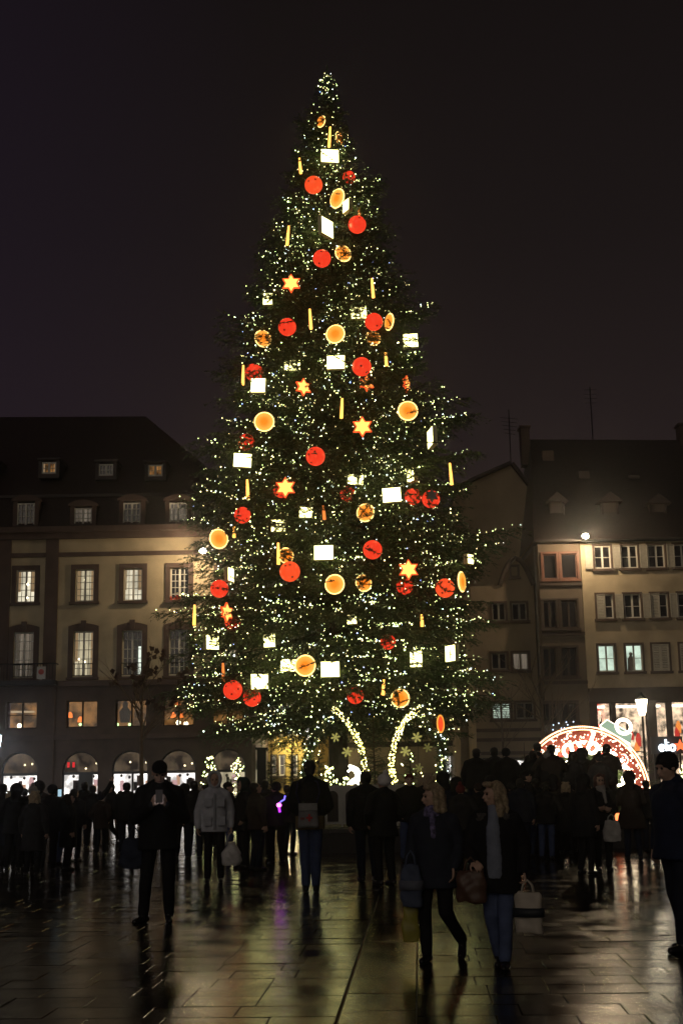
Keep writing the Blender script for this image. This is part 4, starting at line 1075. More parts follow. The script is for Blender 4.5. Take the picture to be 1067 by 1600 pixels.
# a few strings hanging down inside the crown
for k in range(40):
    ph = rg.uniform(pi, 2 * pi); z = rg.uniform(Z_BOT + 1, Z_TOP * .55); R = float(crown_r(z, ph)) * rg.uniform(.7, .95); n = 9
    pts = np.concatenate([pts, np.stack([ax_x + np.cos(ph) * R + rg.normal(0, .06, n), YT + np.sin(ph) * R + rg.normal(0, .06, n), z - np.arange(n) * .17], 1)])
keep = np.ones(len(pts), bool)
for c, r in clear: keep &= ((pts - np.array(c)) ** 2).sum(1) > (r * .95) ** 2
pts = pts[keep]; nb = len(pts); print('bulbs', nb)
rad = .0118 * np.exp(rg.normal(0, .33, nb))
OCT = np.array([(1, 0, 0), (0, 1, 0), (-1, 0, 0), (0, -1, 0), (0, 0, 1.3), (0, 0, -1.3)], float)
OF = np.array([(0, 1, 4), (1, 2, 4), (2, 3, 4), (3, 0, 4), (1, 0, 5), (2, 1, 5), (3, 2, 5), (0, 3, 5)])
V = (pts[:, None, :] + OCT[None] * rad[:, None, None]).reshape(-1, 3)
F = (OF[None] + (np.arange(nb) * 6)[:, None, None]).reshape(-1, 3)
mi = rg.choice(5, nb, p=[.22, .36, .10, .02, .30])
me = np_mesh('string_lights', V, F, [B_w, B_g, B_c, B_b, B_d], np.repeat(mi, 8))
tag(link_mesh('string_lights', me), 'thousands of tiny warm white bulbs strung over the giant fir', 'string lights', kind='stuff')

# ---------------- hanging ornaments
E_bred = mat('glowing_red_bauble', (.30, .012, .006), .22, emit=(1.0, .050, .018), estr=.92)
E_bred2 = mat('glowing_orange_red_bauble', (.30, .02, .006), .22, emit=(1.0, .085, .02), estr=1.0)
M_dstar = mat('dark_red_star', (.06, .008, .006), .6)
M_string = mat('hanging_wire', (.03, .03, .03), .5)
def slice_mat():
    mt = emis('glowing_orange_slice', (1, .3, .03), 1.5); nt = mt.node_tree; em = [n for n in nt.nodes if n.type == 'EMISSION'][0]
    tc = nt.nodes.new('ShaderNodeTexCoord'); ln = nt.nodes.new('ShaderNodeVectorMath'); ln.operation = 'LENGTH'; rp = nt.nodes.new('ShaderNodeValToRGB')
    nt.links.new(tc.outputs['Object'], ln.inputs[0]); mr = nt.nodes.new('ShaderNodeMapRange'); mr.inputs['From Max'].default_value = .34; nt.links.new(ln.outputs['Value'], mr.inputs['Value'])
    nt.links.new(mr.outputs['Result'], rp.inputs['Fac']); rp.color_ramp.elements[0].color = (.85, .20, .012, 1); rp.color_ramp.elements[1].color = (1, .42, .07, 1); rp.color_ramp.elements[0].position = .3; nt.links.new(rp.outputs['Color'], em.inputs['Color'])
    return mt
E_orange = slice_mat()
E_rim = emis('bright_slice_rim', (1.0, .66, .20), 3.4)
E_box = emis('glowing_gift_panel', (1.0, .93, .36), 7.0)
M_boxrim = mat('gift_box_edge', (.6, .6, .4), .6)
E_star = emis('glowing_star', (1.0, .36, .075), 3.0)
E_starhalo = emis('red_star_edge_halo', (1.0, .10, .02), 1.6)  # wide red edge also paints the halo around each star
E_rod = emis('glowing_orange_rod', (1.0, .46, .08), 3.0)
E_rodd = emis('dim_orange_rod', (1.0, .26, .05), 1.2)
def state(deep): return 'fully in view' if deep < .15 else ('partly veiled by twigs' if deep < .7 else 'half buried behind fir branches')
def order(lst): return {id_: k + 1 for k, id_ in enumerate(sorted(range(len(lst)), key=lambda i: lst[i][1]))}
def wire(t, p, top, length=.4):
    MB().tube([(p.x, p.y, p.z + top), (p.x, p.y + .02, p.z + top + length)], .008, 4).build('hanging_wire', M_string, t)
o_ = order(BAUBLE)
def star5(r, r2): return [((r if k % 2 == 0 else r2) * sin(pi * k / 5), (r if k % 2 == 0 else r2) * cos(pi * k / 5)) for k in range(10)]
for i, (px, py, rp, deep) in enumerate(BAUBLE):
    p, mm, dp = h_b[i]; r = rp * mm
    t = thing('red_bauble', p, 'red glowing star bauble, %s counting down the fir, %s' % (ORD[o_[i]], state(deep)), 'bauble', 'red baubles on the fir')
    MB().sphere(p, r, 28, 18).build('ball', E_bred2 if i in (0, 14, 16) else E_bred, t, smooth=True)
    MB().loft([((p.x, p.y, p.z + r * .95), r * .18, r * .18), ((p.x, p.y, p.z + r * 1.12), r * .16, r * .16)], 10).build('cap', M_iron, t)
    rr = random.Random(i + 3); 
    for k in range(5):
        th_ = rr.uniform(-1.1, 1.1); fi = rr.uniform(-.9, .9)
        if k > 2: th_ += pi
        d = Vector((sin(th_) * cos(fi), -cos(th_) * cos(fi), sin(fi))); u = Vector((0, 0, 1)).cross(d).normalized(); v = d.cross(u); a0 = rr.random()
        s = MB(); ptsn = []
        for (a, b) in star5(r * .17, r * .075): ptsn.append(p + (d * 1.0 + (u * a + v * b) / r).normalized() * r * 1.008)
        c0 = p + d * r * 1.012
        s.add([c0] + ptsn, [(0, k2 + 1, (k2 + 1) % 10 + 1) for k2 in range(10)]); s.build('painted_star', M_dstar, t)
    wire(t, p, r * 1.1)
o_ = order(DISC)
for i, (px, py, w, h, deep) in enumerate(DISC):
    p, mm, dp = h_d[i]; R = max(w, h) / 2 * mm; yaw = math.acos(min(1, w / h)) * (1 if i % 2 else -1)
    t = thing('orange_slice', p, 'round glowing orange slice, %s counting down the fir, %s' % (ORD[o_[i]], state(deep)), 'ornament', 'orange slices on the fir')
    M3 = Matrix.Rotation(yaw, 3, 'Z'); n = 28
    front = [p + M3 @ Vector((cos(2 * pi * k / n) * R * .93, -.04, sin(2 * pi * k / n) * R * .93)) for k in range(n)]
    back = [p + M3 @ Vector((cos(2 * pi * k / n) * R * .93, .04, sin(2 * pi * k / n) * R * .93)) for k in range(n)]
    d = MB(); d.add(front + back, [tuple(range(n)), tuple(range(2 * n - 1, n - 1, -1))] + [(k, k + n, (k + 1) % n + n, (k + 1) % n) for k in range(n)]); d.build('slice', E_orange, t)
    MB().tube([p + M3 @ Vector((cos(2 * pi * k / n) * R, 0, sin(2 * pi * k / n) * R)) for k in range(n)], R * .06, 6, closed=True).build('rim', E_rim, t)
    wire(t, p, R)
o_ = order(BOXES)
for i, (px, py, w, h, deep) in enumerate(BOXES):
    p, mm, dp = h_x[i]; a, b = w / 2 * mm, h / 2 * mm
    t = thing('light_box', p, 'pale yellow glowing box ornament, %s counting down the fir, %s' % (ORD[o_[i]], state(deep)), 'ornament', 'light boxes on the fir')
    yaw = random.Random(i).uniform(-.2, .2); tilt = random.Random(i + 50).uniform(-.06, .06)
    if w < h * .75: yaw = math.acos(min(1, w / (h * 1.15))) * (1 if i % 2 else -1); a = h * 1.15 / 2 * mm
    M3 = Matrix.Rotation(yaw, 3, 'Z') @ Matrix.Rotation(tilt, 3, 'Y'); dpt = .07
    def bx(a, b, y0, y1):
        q = MB(); q.box(-a, a, y0, y1, -b, b); q.v = [tuple(p + M3 @ Vector(v)) for v in q.v]; return q
    bx(a, b, -dpt, dpt).build('lit_panel', E_box, t)
    fr = MB()
    for (x0, x1, z0, z1) in ((-a - .02, a + .02, b, b + .02), (-a - .02, a + .02, -b - .02, -b), (-a - .02, -a, -b, b), (a, a + .02, -b, b)): fr.box(x0, x1, -dpt - .01, dpt + .01, z0, z1)
    fr.v = [tuple(p + M3 @ Vector(v)) for v in fr.v]; fr.build('edge', M_boxrim, t)
    wire(t, p, b)
o_ = order(STARS)
def star_poly(r, ri, n=6): return [((r if k % 2 == 0 else ri) * sin(pi * k / n), (r if k % 2 == 0 else ri) * cos(pi * k / n)) for k in range(2 * n)]
def star_ornament(t, p, r, yaw, m1, m2):
    M3 = Matrix.Rotation(yaw, 3, 'Z')
    for nm, rr_, y0, y1, mt_ in (('star', r, -.05, .05, m1), ('edge', r * 1.22, -.035, .035, m2)):
        q = MB(); q.prism([(a, b) for a, b in star_poly(rr_, rr_ * .58)], y0, y1); q.v = [tuple(p + M3 @ Vector(v)) for v in q.v]; q.build(nm, mt_, t)
    wire(t, p, r)
for i, (px, py, rp, deep, yaw) in enumerate(STARS):
    p, mm, dp = h_s[i]
    t = thing('glowing_star', p, 'six pointed glowing orange star, %s counting down the fir, %s' % (ORD[o_[i]], state(deep)), 'star', 'stars on the fir')
    star_ornament(t, p, rp * mm, yaw, E_star, E_starhalo)
p, mm, _ = h_b[12]; p = p + Vector((0, -.5, .02)); t = thing('unlit_star', p, 'grey unlit star hanging before a red bauble at right of the fir', 'star')
star_ornament(t, p, 9 * mm, .3, mat('grey_star', (.3, .3, .32), .5), M_greywood)
o_ = order([(a, b) for a, b, c, d in RODS])
for i, (px, y0, y1, deep) in enumerate(RODS):
    p, mm, _ = h_r[i]; hl = (y1 - y0) / 2 * mm; t = thing('light_rod', p, 'upright glowing orange candle rod, %s counting down the fir, %s' % (ORD[o_[i]], state(deep)), 'ornament', 'light rods on the fir')
    tl = random.Random(i).uniform(-.1, .1)
    a = (p.x - tl * hl, p.y, p.z - hl); b = (p.x + tl * hl, p.y, p.z + hl)
    MB().tube([a, (p.x, p.y, p.z), b], [.055, .05, .035], 8).build('rod', E_rod if deep < .4 else E_rodd, t)
    MB().tube([b, (b[0], b[1], b[2] + .06)], .05, 8).build('cap', M_iron, t)
    wire(t, p, hl + .05)

# ------------------------------------------------------------------ light arches before the tree
YA = 40.0
def garland(t, name, pxs, r, bulbs, brad, mats_, blade=(.13, .03), nbl=160, seed=1):
    path = [P(a, b, YA) for a, b in pxs]; last = path[-1]; path.append(Vector((last.x + .02, YA, 0.0)))
    # resample
    pts = []; 
    for i in range(len(path) - 1):
        n = max(2, int((path[i + 1] - path[i]).length / .1))
        pts += [path[i].lerp(path[i + 1], k / n) for k in range(n)]
    pts.append(path[-1])
    for _ in range(3): pts = [pts[0]] + [(pts[i - 1] + pts[i] * 2 + pts[i + 1]) / 4 for i in range(1, len(pts) - 1)] + [pts[-1]]
    leg = MB().tube(pts, .05, 6).build(name, M_darkwood, t)
    rg2 = np.random.default_rng(seed); A = np.array([tuple(p_) for p_ in pts]); loc = np.array(root_of(t))
    n = int(nbl * len(A)) // 4; ii = rg2.integers(0, len(A) - 1, n); base = A[ii] + rg2.normal(0, r * .5, (n, 3))
    d = rg2.normal(0, 1, (n, 3)); d /= np.linalg.norm(d, axis=1)[:, None]; W = np.cross(d, rg2.normal(0, 1, (n, 3))); W /= np.linalg.norm(W, axis=1)[:, None]
    tri = np.stack([base - W * blade[1] / 2, base + W * blade[1] / 2, base + d * blade[0]], 1).reshape(-1, 3) - loc
    g = link_mesh('greenery', np_mesh('greenery', tri, np.arange(n * 3).reshape(-1, 3), [M_fir]), leg); g['kind'] = 'stuff'
    L = len(A); n = int(bulbs * L); ii = rg2.integers(0, L - 1, n); base = A[ii] + rg2.normal(0, r * .62, (n, 3)) - loc
    V = (base[:, None, :] + OCT[None] * (brad * np.exp(rg2.normal(0, .2, n)))[:, None, None]).reshape(-1, 3)
    F = (OF[None] + (np.arange(n) * 6)[:, None, None]).reshape(-1, 3)
    bo = link_mesh('bulbs', np_mesh('bulbs', V, F, mats_, np.repeat(rg2.integers(0, len(mats_), n), 8)), leg); bo['kind'] = 'stuff'
E_archb = emis('arch_bulbs', (1.0, .86, .22), 20)
a1 = thing('light_arch', (P(522, 1200, YA).x, YA, 0), 'pointed fir garland arch with one brightly wrapped leg, left of the trunk gap', 'light arch', 'garland arches before the fir')
garland(a1, 'inner_leg', [(522, 1108), (532, 1117), (545, 1131), (556, 1149), (564, 1168), (569, 1190), (571, 1210), (572, 1225)], .060, 15, .0145, [E_archb, E_archb, B_w], seed=2)
garland(a1, 'outer_leg', [(522, 1108), (511, 1113), (502, 1124), (495, 1140), (488, 1160), (480, 1185), (474, 1215)], .16, 3.0, .015, [B_w, B_c, B_d], nbl=420, seed=3)
a2 = thing('light_arch', (P(655, 1200, YA).x, YA, 0), 'pointed fir garland arch with one brightly wrapped leg, right of the trunk gap', 'light arch', 'garland arches before the fir')
garland(a2, 'inner_leg', [(656, 1107), (645, 1114), (634, 1125), (624, 1141), (616, 1160), (612, 1182), (612, 1203), (617, 1224)], .066, 16, .0145, [E_archb, E_archb, B_w], seed=4)
garland(a2, 'outer_leg', [(656, 1107), (668, 1119), (678, 1133), (686, 1150), (691, 1170), (693, 1195), (694, 1220)], .20, 4.8, .015, [B_w, B_c, B_d], nbl=480, seed=5)
p = P(688, 1131, YA - .4); t = thing('orange_slice', p, 'narrow edge-on orange slice hanging on the right garland arch', 'ornament'); n = 24; R = 13 * mpp(YA)
M3 = Matrix.Rotation(1.1, 3, 'Z')
MB().add([p + M3 @ Vector((cos(2 * pi * k / n) * R, 0, sin(2 * pi * k / n) * R)) for k in range(n)], [tuple(range(n))]).build('slice', E_bred2, t)
MB().tube([p + M3 @ Vector((cos(2 * pi * k / n) * R, 0, sin(2 * pi * k / n) * R)) for k in range(n)], R * .09, 6, closed=True).build('rim', E_orange, t)
wire(t, p, R)
# snowflakes
def snowflake(px, py, rp, label, dim=1.0):
    p = P(px, py, YA + .6); r = rp * mpp(YA); t = thing('snowflake', p, label, 'snowflake', 'yellow snowflakes under the fir')
    q = MB()
    for k in range(6):
        a = pi * k / 3 + .2; d = Vector((cos(a), 0, sin(a))); e_ = Vector((-sin(a), 0, cos(a)))
        q.add([p + e_ * r * .10 + Vector((0, -.02, 0)), p - e_ * r * .10 + Vector((0, -.02, 0)), p + d * r * .75 - e_ * r * .2 + Vector((0, -.02, 0)), p + d * r - e_ * 0 + Vector((0, -.02, 0)), p + d * r * .75 + e_ * r * .2 + Vector((0, -.02, 0)),
               p + e_ * r * .10 + Vector((0, .02, 0)), p - e_ * r * .10 + Vector((0, .02, 0)), p + d * r * .75 - e_ * r * .2 + Vector((0, .02, 0)), p + d * r + Vector((0, .02, 0)), p + d * r * .75 + e_ * r * .2 + Vector((0, .02, 0))],
              [(0, 1, 2, 3, 4), (9, 8, 7, 6, 5), (1, 6, 7, 2), (2, 7, 8, 3), (3, 8, 9, 4), (4, 9, 5, 0)])
    q.sphere(p, r * .28, 8, 6, (1, .2, 1)); q.build('arms', emis('snowflake_glow' + str(dim), (.80, .72, .20), .42 * dim), t)
    wire(t, p, r, 1.2)
snowflake(524, 1152, 8, 'yellow snowflake highest in the left arch')
snowflake(542, 1175, 9, 'yellow snowflake beside the bright leg of the left arch')
snowflake(651, 1152, 9, 'yellow snowflake highest in the right arch')
snowflake(633, 1174, 9, 'yellow snowflake close to the bright leg of the right arch')
snowflake(668, 1168, 8, 'faint yellow snowflake next to the outer leg of the right arch', .35)
snowflake(654, 1200, 8, 'faint yellow snowflake lowest in the right arch', .35)

# small firs in the garden around the foot
def small_fir(px, ptop, Y, rpx, label, seed, bulbs=0):
    top = P(px, ptop, Y); H = top.z; R = rpx * mpp(Y)
    t = thing('small_fir', (top.x, Y, 0), label, 'fir tree', 'small firs around the big tree')
    tv, lm = fir((top.x, Y), H, .25, lambda z, f: R * max(.04, (H - z) / H) ** .8, .22, (9, 5), (-.12, .25), .30, (.085, .016), .05, np.random.default_rng(seed), tw_step=.09)
    loc = np.array([top.x, Y, 0])
    link_mesh('crown', np_mesh('crown', tv.reshape(-1, 3) - loc, np.arange(len(tv) * 3).reshape(-1, 3), [M_fir2]), t)
    q = MB(); q.tube([(top.x, Y, 0), (top.x, Y, H * .5), (top.x, Y, H)], [.06, .04, .008], 6)
    for C, L, ph in lm: q.tube([tuple(C[0]), tuple(C[len(C) // 2]), tuple(C[-1])], [.012, .008, .004], 3)
    q.build('trunk', M_bark, t)
    if bulbs:
        rg3 = np.random.default_rng(seed + 9); pp = np.concatenate([C[rg3.integers(1, len(C), 4)] for C, L, ph in lm]) ; pp = pp[rg3.permutation(len(pp))[:bulbs]] - loc; n = len(pp)
        V = (pp[:, None, :] + OCT[None] * .022).reshape(-1, 3); F = (OF[None] + (np.arange(n) * 6)[:, None, None]).reshape(-1, 3)
        link_mesh('bulbs', np_mesh('bulbs', V, F, [B_w, B_g], np.repeat(rg3.integers(0, 2, n), 8)), t)['kind'] = 'stuff'
small_fir(424, 1150, 39.5, 22, 'thin dark small fir leftmost before the yellow house', 31)
small_fir(456, 1136, 40.2, 24, 'thin dark small fir just right of its twin before the yellow house', 32)
small_fir(583, 1122, 44.0, 46, 'dark small fir between the two bright arch legs', 33)
small_fir(640, 1165, 43.0, 40, 'low bushy dark fir behind the right arch snowflakes', 34, 30)
small_fir(818, 1160, 42.5, 24, 'small fir left of the giant red bauble ring', 35)
small_fir(1005, 1160, 43.0, 34, 'small fir behind right edge of the giant bauble ring', 36)
small_fir(1062, 1182, 43.0, 30, 'small lit fir at right picture edge under the shop sign', 37, 120)
small_fir(328, 1165, 50.0, 22, 'small fir thick with warm bulbs left of the lit archway', 38, 150)
small_fir(372, 1168, 50.0, 24, 'small fir thick with warm bulbs before the lit archway', 39, 150)
small_fir(512, 1182, 39.3, 32, 'round lit bush with yellow bulbs inside the left arch', 40, 190)
small_fir(540, 1196, 37.5, 26, 'added round bush with yellow bulbs beside the bright leg of the left arch', 42, 120)  # extra bulb bush, added to brighten the space under the fir
small_fir(640, 1202, 37.5, 24, 'added low round bush with bulbs at the foot of the right arch', 43, 90)  # another added bush, its bulbs lighten the middle below the crown
small_fir(498, 1150, 42.0, 26, 'bare looking small fir behind the lit bush', 41, 14)

# white lit animal figure beside the fence
p = P(552, 1222, 39.0); t = thing('light_figure', (p.x, 39.0, 0), 'small white glowing curled animal figure behind the white fence', 'light figure')
q = MB(); pb = [(545, 1196), (549, 1199), (556, 1203), (561, 1211), (557, 1219), (549, 1222), (545, 1224)]
path = [P(a, b, 39.0) for a, b in pb]; q.tube(path, [.03, .07, .09, .11, .10, .07, .04], 8); q.tube([P(549, 1201, 39), P(543, 1206, 39)], .035, 6); q.tube([P(559, 1216, 39), P(560, 1230, 39)], .03, 6)
q.build('body', emis('white_light_figure', (1, .95, .72), 7), t)
q = MB(); q.tube([P(553, 1226, 39), Vector((p.x, 39, 0))], .03, 6); q.build('stand', M_iron, t)

# white fence with arched motifs
YF = 29.4; FB = .50
fx0, fx1 = P(505, 1230, YF).x, P(648, 1230, YF).x; fz = P(580, 1226, YF).z
fe = thing('white_fence', ((fx0 + fx1) / 2, YF, FB), 'low white fence with dark arched motifs before the light arches', 'fence')
npn = 5; pw = (fx1 - fx0) / npn
M_fence = mat('white_fence_paint', (.42, .41, .37), .7, var=.2, scale=2); M_motif = mat('dark_motif', (.05, .04, .035), .8)
for k in range(npn):
    a = fx0 + pw * k + .02; b = a + pw - .04; pn = MB().box(a, b, YF, YF + .05, FB + .06, fz).build('panel', M_fence, fe)
    c = (a + b) / 2; hw_ = pw * .30; q = MB(); q.prism([(c - hw_, FB + .12), (c + hw_, FB + .12)] + [(c + hw_ * cos(pi * j / 10), fz - .12 - hw_ + hw_ * sin(pi * j / 10)) for j in range(11)], YF - .018, YF - .003); q.build('arch_motif', M_motif, pn)
    MB().box(a - .04, a, YF - .02, YF + .06, FB, fz + .05).build('post', M_fence, fe)

# dark slim column by the small firs
p = P(409, 1168, 37.0); t = thing('dark_column', (p.x, 37.0, 0), 'dark square column standing left of the small firs', 'column')
MB().box(p.x - .13, p.x + .13, 36.87, 37.13, .1, p.z - .06).build('shaft', M_iron, t); MB().box(p.x - .17, p.x + .17, 36.83, 37.17, p.z - .06, p.z).build('cap', M_iron, t); MB().box(p.x - .18, p.x + .18, 36.82, 37.18, 0, .1).build('foot', M_iron, t)

# ------------------------------------------------------------------ giant bauble ring
YR = 39.5
C0 = P(913, 1238, YR); R0 = 101 * mpp(YR)
gb = thing('giant_bauble_sign', (C0.x, YR, 0), 'giant round red lit bauble ring with glowing script at right', 'light sign')
def ring(rr, a0=0, a1=360, n=72, yo=0): return [C0 + Vector((cos(radians(a0 + (a1 - a0) * k / n)) * rr, yo, sin(radians(a0 + (a1 - a0) * k / n)) * rr)) for k in range(n + (0 if a1 - a0 == 360 else 1))]
E_ringr = emis('red_ring_tube', (1, .24, .08), 1.5); E_ringw = emis('warm_ring_bulbs', (1, .66, .36), 5.0)
LO = -math.degrees(math.asin(min(1, (C0.z - .06) / R0)))
for rr in (R0, R0 * .955): MB().tube(ring(rr, LO, 180 - LO, 80), .028, 6).build('ring_tube', E_ringr, gb)
q = MB()
for rr in (R0, R0 * .955):
    for k in range(150):
        a = radians(LO + (180 - 2 * LO) * k / 149); q.sphere(C0 + Vector((cos(a) * rr, -.03, sin(a) * rr)), .024, 5, 4)
o = q.build('ring_bulbs', E_ringw, gb); o['kind'] = 'stuff'
# inner garland arcs (cap side turned to the upper right)
MB().tube(ring(R0 * .70, 62, 158, 30), .03, 6).build('inner_arc', E_ringr, gb)
MB().tube(ring(R0 * .66, 60, 160, 30), .07, 6).build('inner_arc', mat('red_tinsel', (.3, .02, .015), .5), gb)
q = MB(); rr_ = random.Random(4)
for k in range(230):
    a = radians(rr_.uniform(-20, 165)); r_ = R0 * rr_.uniform(.73, .94); q.sphere(C0 + Vector((cos(a) * r_, rr_.uniform(-.03, .03), sin(a) * r_)), rr_.uniform(.012, .028), 5, 4)
o = q.build('band_bulbs', emis('warm_band_bulbs', (1, .80, .55), 6), gb); o['kind'] = 'stuff'
# red mesh behind the bulbs
n = 60; vs = []; fs = []
for k in range(n + 1):
    a = radians(-20 + 185 * k / n)
    for rr in (R0 * .72, R0 * .95): vs += [C0 + Vector((cos(a) * rr, .05, sin(a) * rr)), C0 + Vector((cos(a) * rr, .07, sin(a) * rr))]
for k in range(n):
    b_ = 4 * k; fs += [(b_, b_ + 2, b_ + 6, b_ + 4), (b_ + 1, b_ + 5, b_ + 7, b_ + 3)]
MB().add(vs, fs).build('red_band', mat('red_band_tinsel', (.22, .03, .018), .55, var=.4, scale=12, bump=.6, bscale=40), gb)
# green garland filling the lower part
rg4 = np.random.default_rng(77); n = 5200; a = rg4.uniform(0, 2 * pi, n); r_ = R0 * .68 * np.sqrt(rg4.uniform(0, 1, n))
base = np.stack([np.cos(a) * r_, rg4.normal(.14, .05, n), C0.z + np.sin(a) * r_], 1); base = base[base[:, 2] > .05]; n = len(base)
d = rg4.normal(0, 1, (n, 3)); d /= np.linalg.norm(d, axis=1)[:, None]; W = np.cross(d, rg4.normal(0, 1, (n, 3))); W /= np.linalg.norm(W, axis=1)[:, None]
tri = np.stack([base - W * .03, base + W * .03, base + d * .16], 1).reshape(-1, 3)
link_mesh('green_backing', np_mesh('green_backing', tri, np.arange(n * 3).reshape(-1, 3), [M_fir]), gb)['kind'] = 'stuff'
# cap and bow
ca = radians(59); u = Vector((cos(ca), 0, sin(ca))); v = Vector((-sin(ca), 0, cos(ca))); k0 = C0 + u * R0 * 1.0
cap = [k0 + v * .52 + u * .02, k0 + v * .42 + u * .28, k0 - v * .42 + u * .28, k0 - v * .52 + u * .02]
q = MB(); q.add([c + Vector((0, -.06, 0)) for c in cap] + [c + Vector((0, .06, 0)) for c in cap], [(0, 1, 2, 3), (7, 6, 5, 4), (0, 4, 5, 1), (1, 5, 6, 2), (2, 6, 7, 3), (3, 7, 4, 0)]); q.build('cap', mat('pale_green_cap', (.42, .55, .42), .6, emit=(.55, .8, .6), estr=.5), gb)
E_capl = emis('cap_outline', (1, .82, .62), 4)
MB().tube([cap[0], cap[1], cap[2], cap[3], cap[0]], .03, 6).build('cap_outline', E_capl, gb)
for rr in (.24, .18):
    cc = k0 + u * .36 - v * .10; MB().tube([cc + u * rr * sin(2 * pi * k / 24) + v * rr * 1.05 * cos(2 * pi * k / 24) + Vector((0, -.05, 0)) for k in range(24)], .025, 6, closed=True).build('loop', E_capl, gb)
# lettering along an arc
E_script = emis('script_letters', (1.0, .84, .55), 11)
def arc_text(word, rad, a_mid, size, tr):
    W_ = word_width(word) * size; s = -W_ / 2
    for ch_ in word:
        w_, st = GL[ch_]; ang = a_mid - (s + w_ * size / 2) / rad
        uu = Vector((cos(ang), 0, sin(ang))); tt = Vector((sin(ang), 0, -cos(ang)))
        if st:
            q = MB()
            for stk in st: q.tube([C0 + uu * (rad + b * size) + tt * ((a - w_ / 2 + .22 * b) * size) + Vector((0, -.14, 0)) for a, b in stk], tr, 5)
            q.build('letter', E_script, gb)
        s += w_ * size
arc_text('Strasbourg', R0 * .60, radians(86), .32, .052)
def flat_text(word, px, py, size, slant):
    p = P(px, py, YR - .12); s = -word_width(word) * size / 2
    for ch_ in word:
        w_, st = GL[ch_]; q = MB()
        for stk in st: q.tube([p + Vector(((s + (a + .2 * b) * size) * cos(slant), 0, b * size + (s + a * size) * sin(slant))) for a, b in stk], .03, 5)
        if st: q.build('letter', E_script, gb)
        s += w_ * size
flat_text('Capitale', 915, 1212, .19, -.12)
flat_text('de Noël', 920, 1238, .19, -.12)
for s in (-1.2, 1.2): MB().box(C0.x + s - .05, C0.x + s + .05, YR + .22, YR + .32, 0, C0.z + 1.0).build('support', M_iron, gb)

# orange star by the shop sign
p = P(1062, 1165, YW - 1.6); t = thing('paper_star', p, 'small red orange star right of the shop lettering', 'star'); q = MB(); q.prism([(p.x + a, p.z + b) for a, b in star5(.3, .13)], p.y - .03, p.y + .03); q.build('star', emis('paper_star_glow', (1, .16, .05), 1.6), t); wire(t, p, .3)

# raised stone border of the garden: the fence and some onlookers stand on it
PY0, PZ = 28.2, .50
lx0, lx1 = P(470, 1310, PY0).x, P(1150, 1310, PY0).x
le = thing('garden_plinth', ((lx0 + lx1) / 2, PY0, 0), 'long low dark stone border round the garden that onlookers stand on', 'plinth')
MB().box(lx0, lx1, PY0, 35.0, 0, PZ - .08).build('base', mat('dark_wet_stone', (.022, .019, .017), .6, var=.3, scale=3, bump=.3), le)
nst = 14
for k in range(nst):
    a = lx0 - .04 + (lx1 - lx0 + .08) * k / nst; MB().box(a + .006, a + (lx1 - lx0 + .08) / nst - .006, PY0 - .05, PY0 + .55, PZ - .08, PZ).build('coping_stone', mat('coping_stone', (.035, .030, .026), .45, var=.3, scale=4, bump=.3), le)
MB().box(lx0, lx1, PY0 + .551, 35.0, PZ - .08, PZ - .004).build('soil', mat('garden_soil', (.015, .012, .008), .9, var=.4, scale=6, bump=.8, bscale=20), le)
# small red lantern
p = P(966, 1290, 28.6); t = thing('red_lantern', (p.x, 28.6, PZ), 'small red candle lantern on the plinth by the wide coat woman', 'lantern')
MB().loft([((p.x, 28.6, PZ), .1, .1), ((p.x, 28.6, PZ + .04), .1, .1)], 10).build('base', M_iron, t); MB().loft([((p.x, 28.6, PZ + .041), .06, .06), ((p.x, 28.6, PZ + .17), .07, .07), ((p.x, 28.6, PZ + .22), .04, .04)], 10).build('glass', emis('red_candle', (1, .2, .06), 3), t)

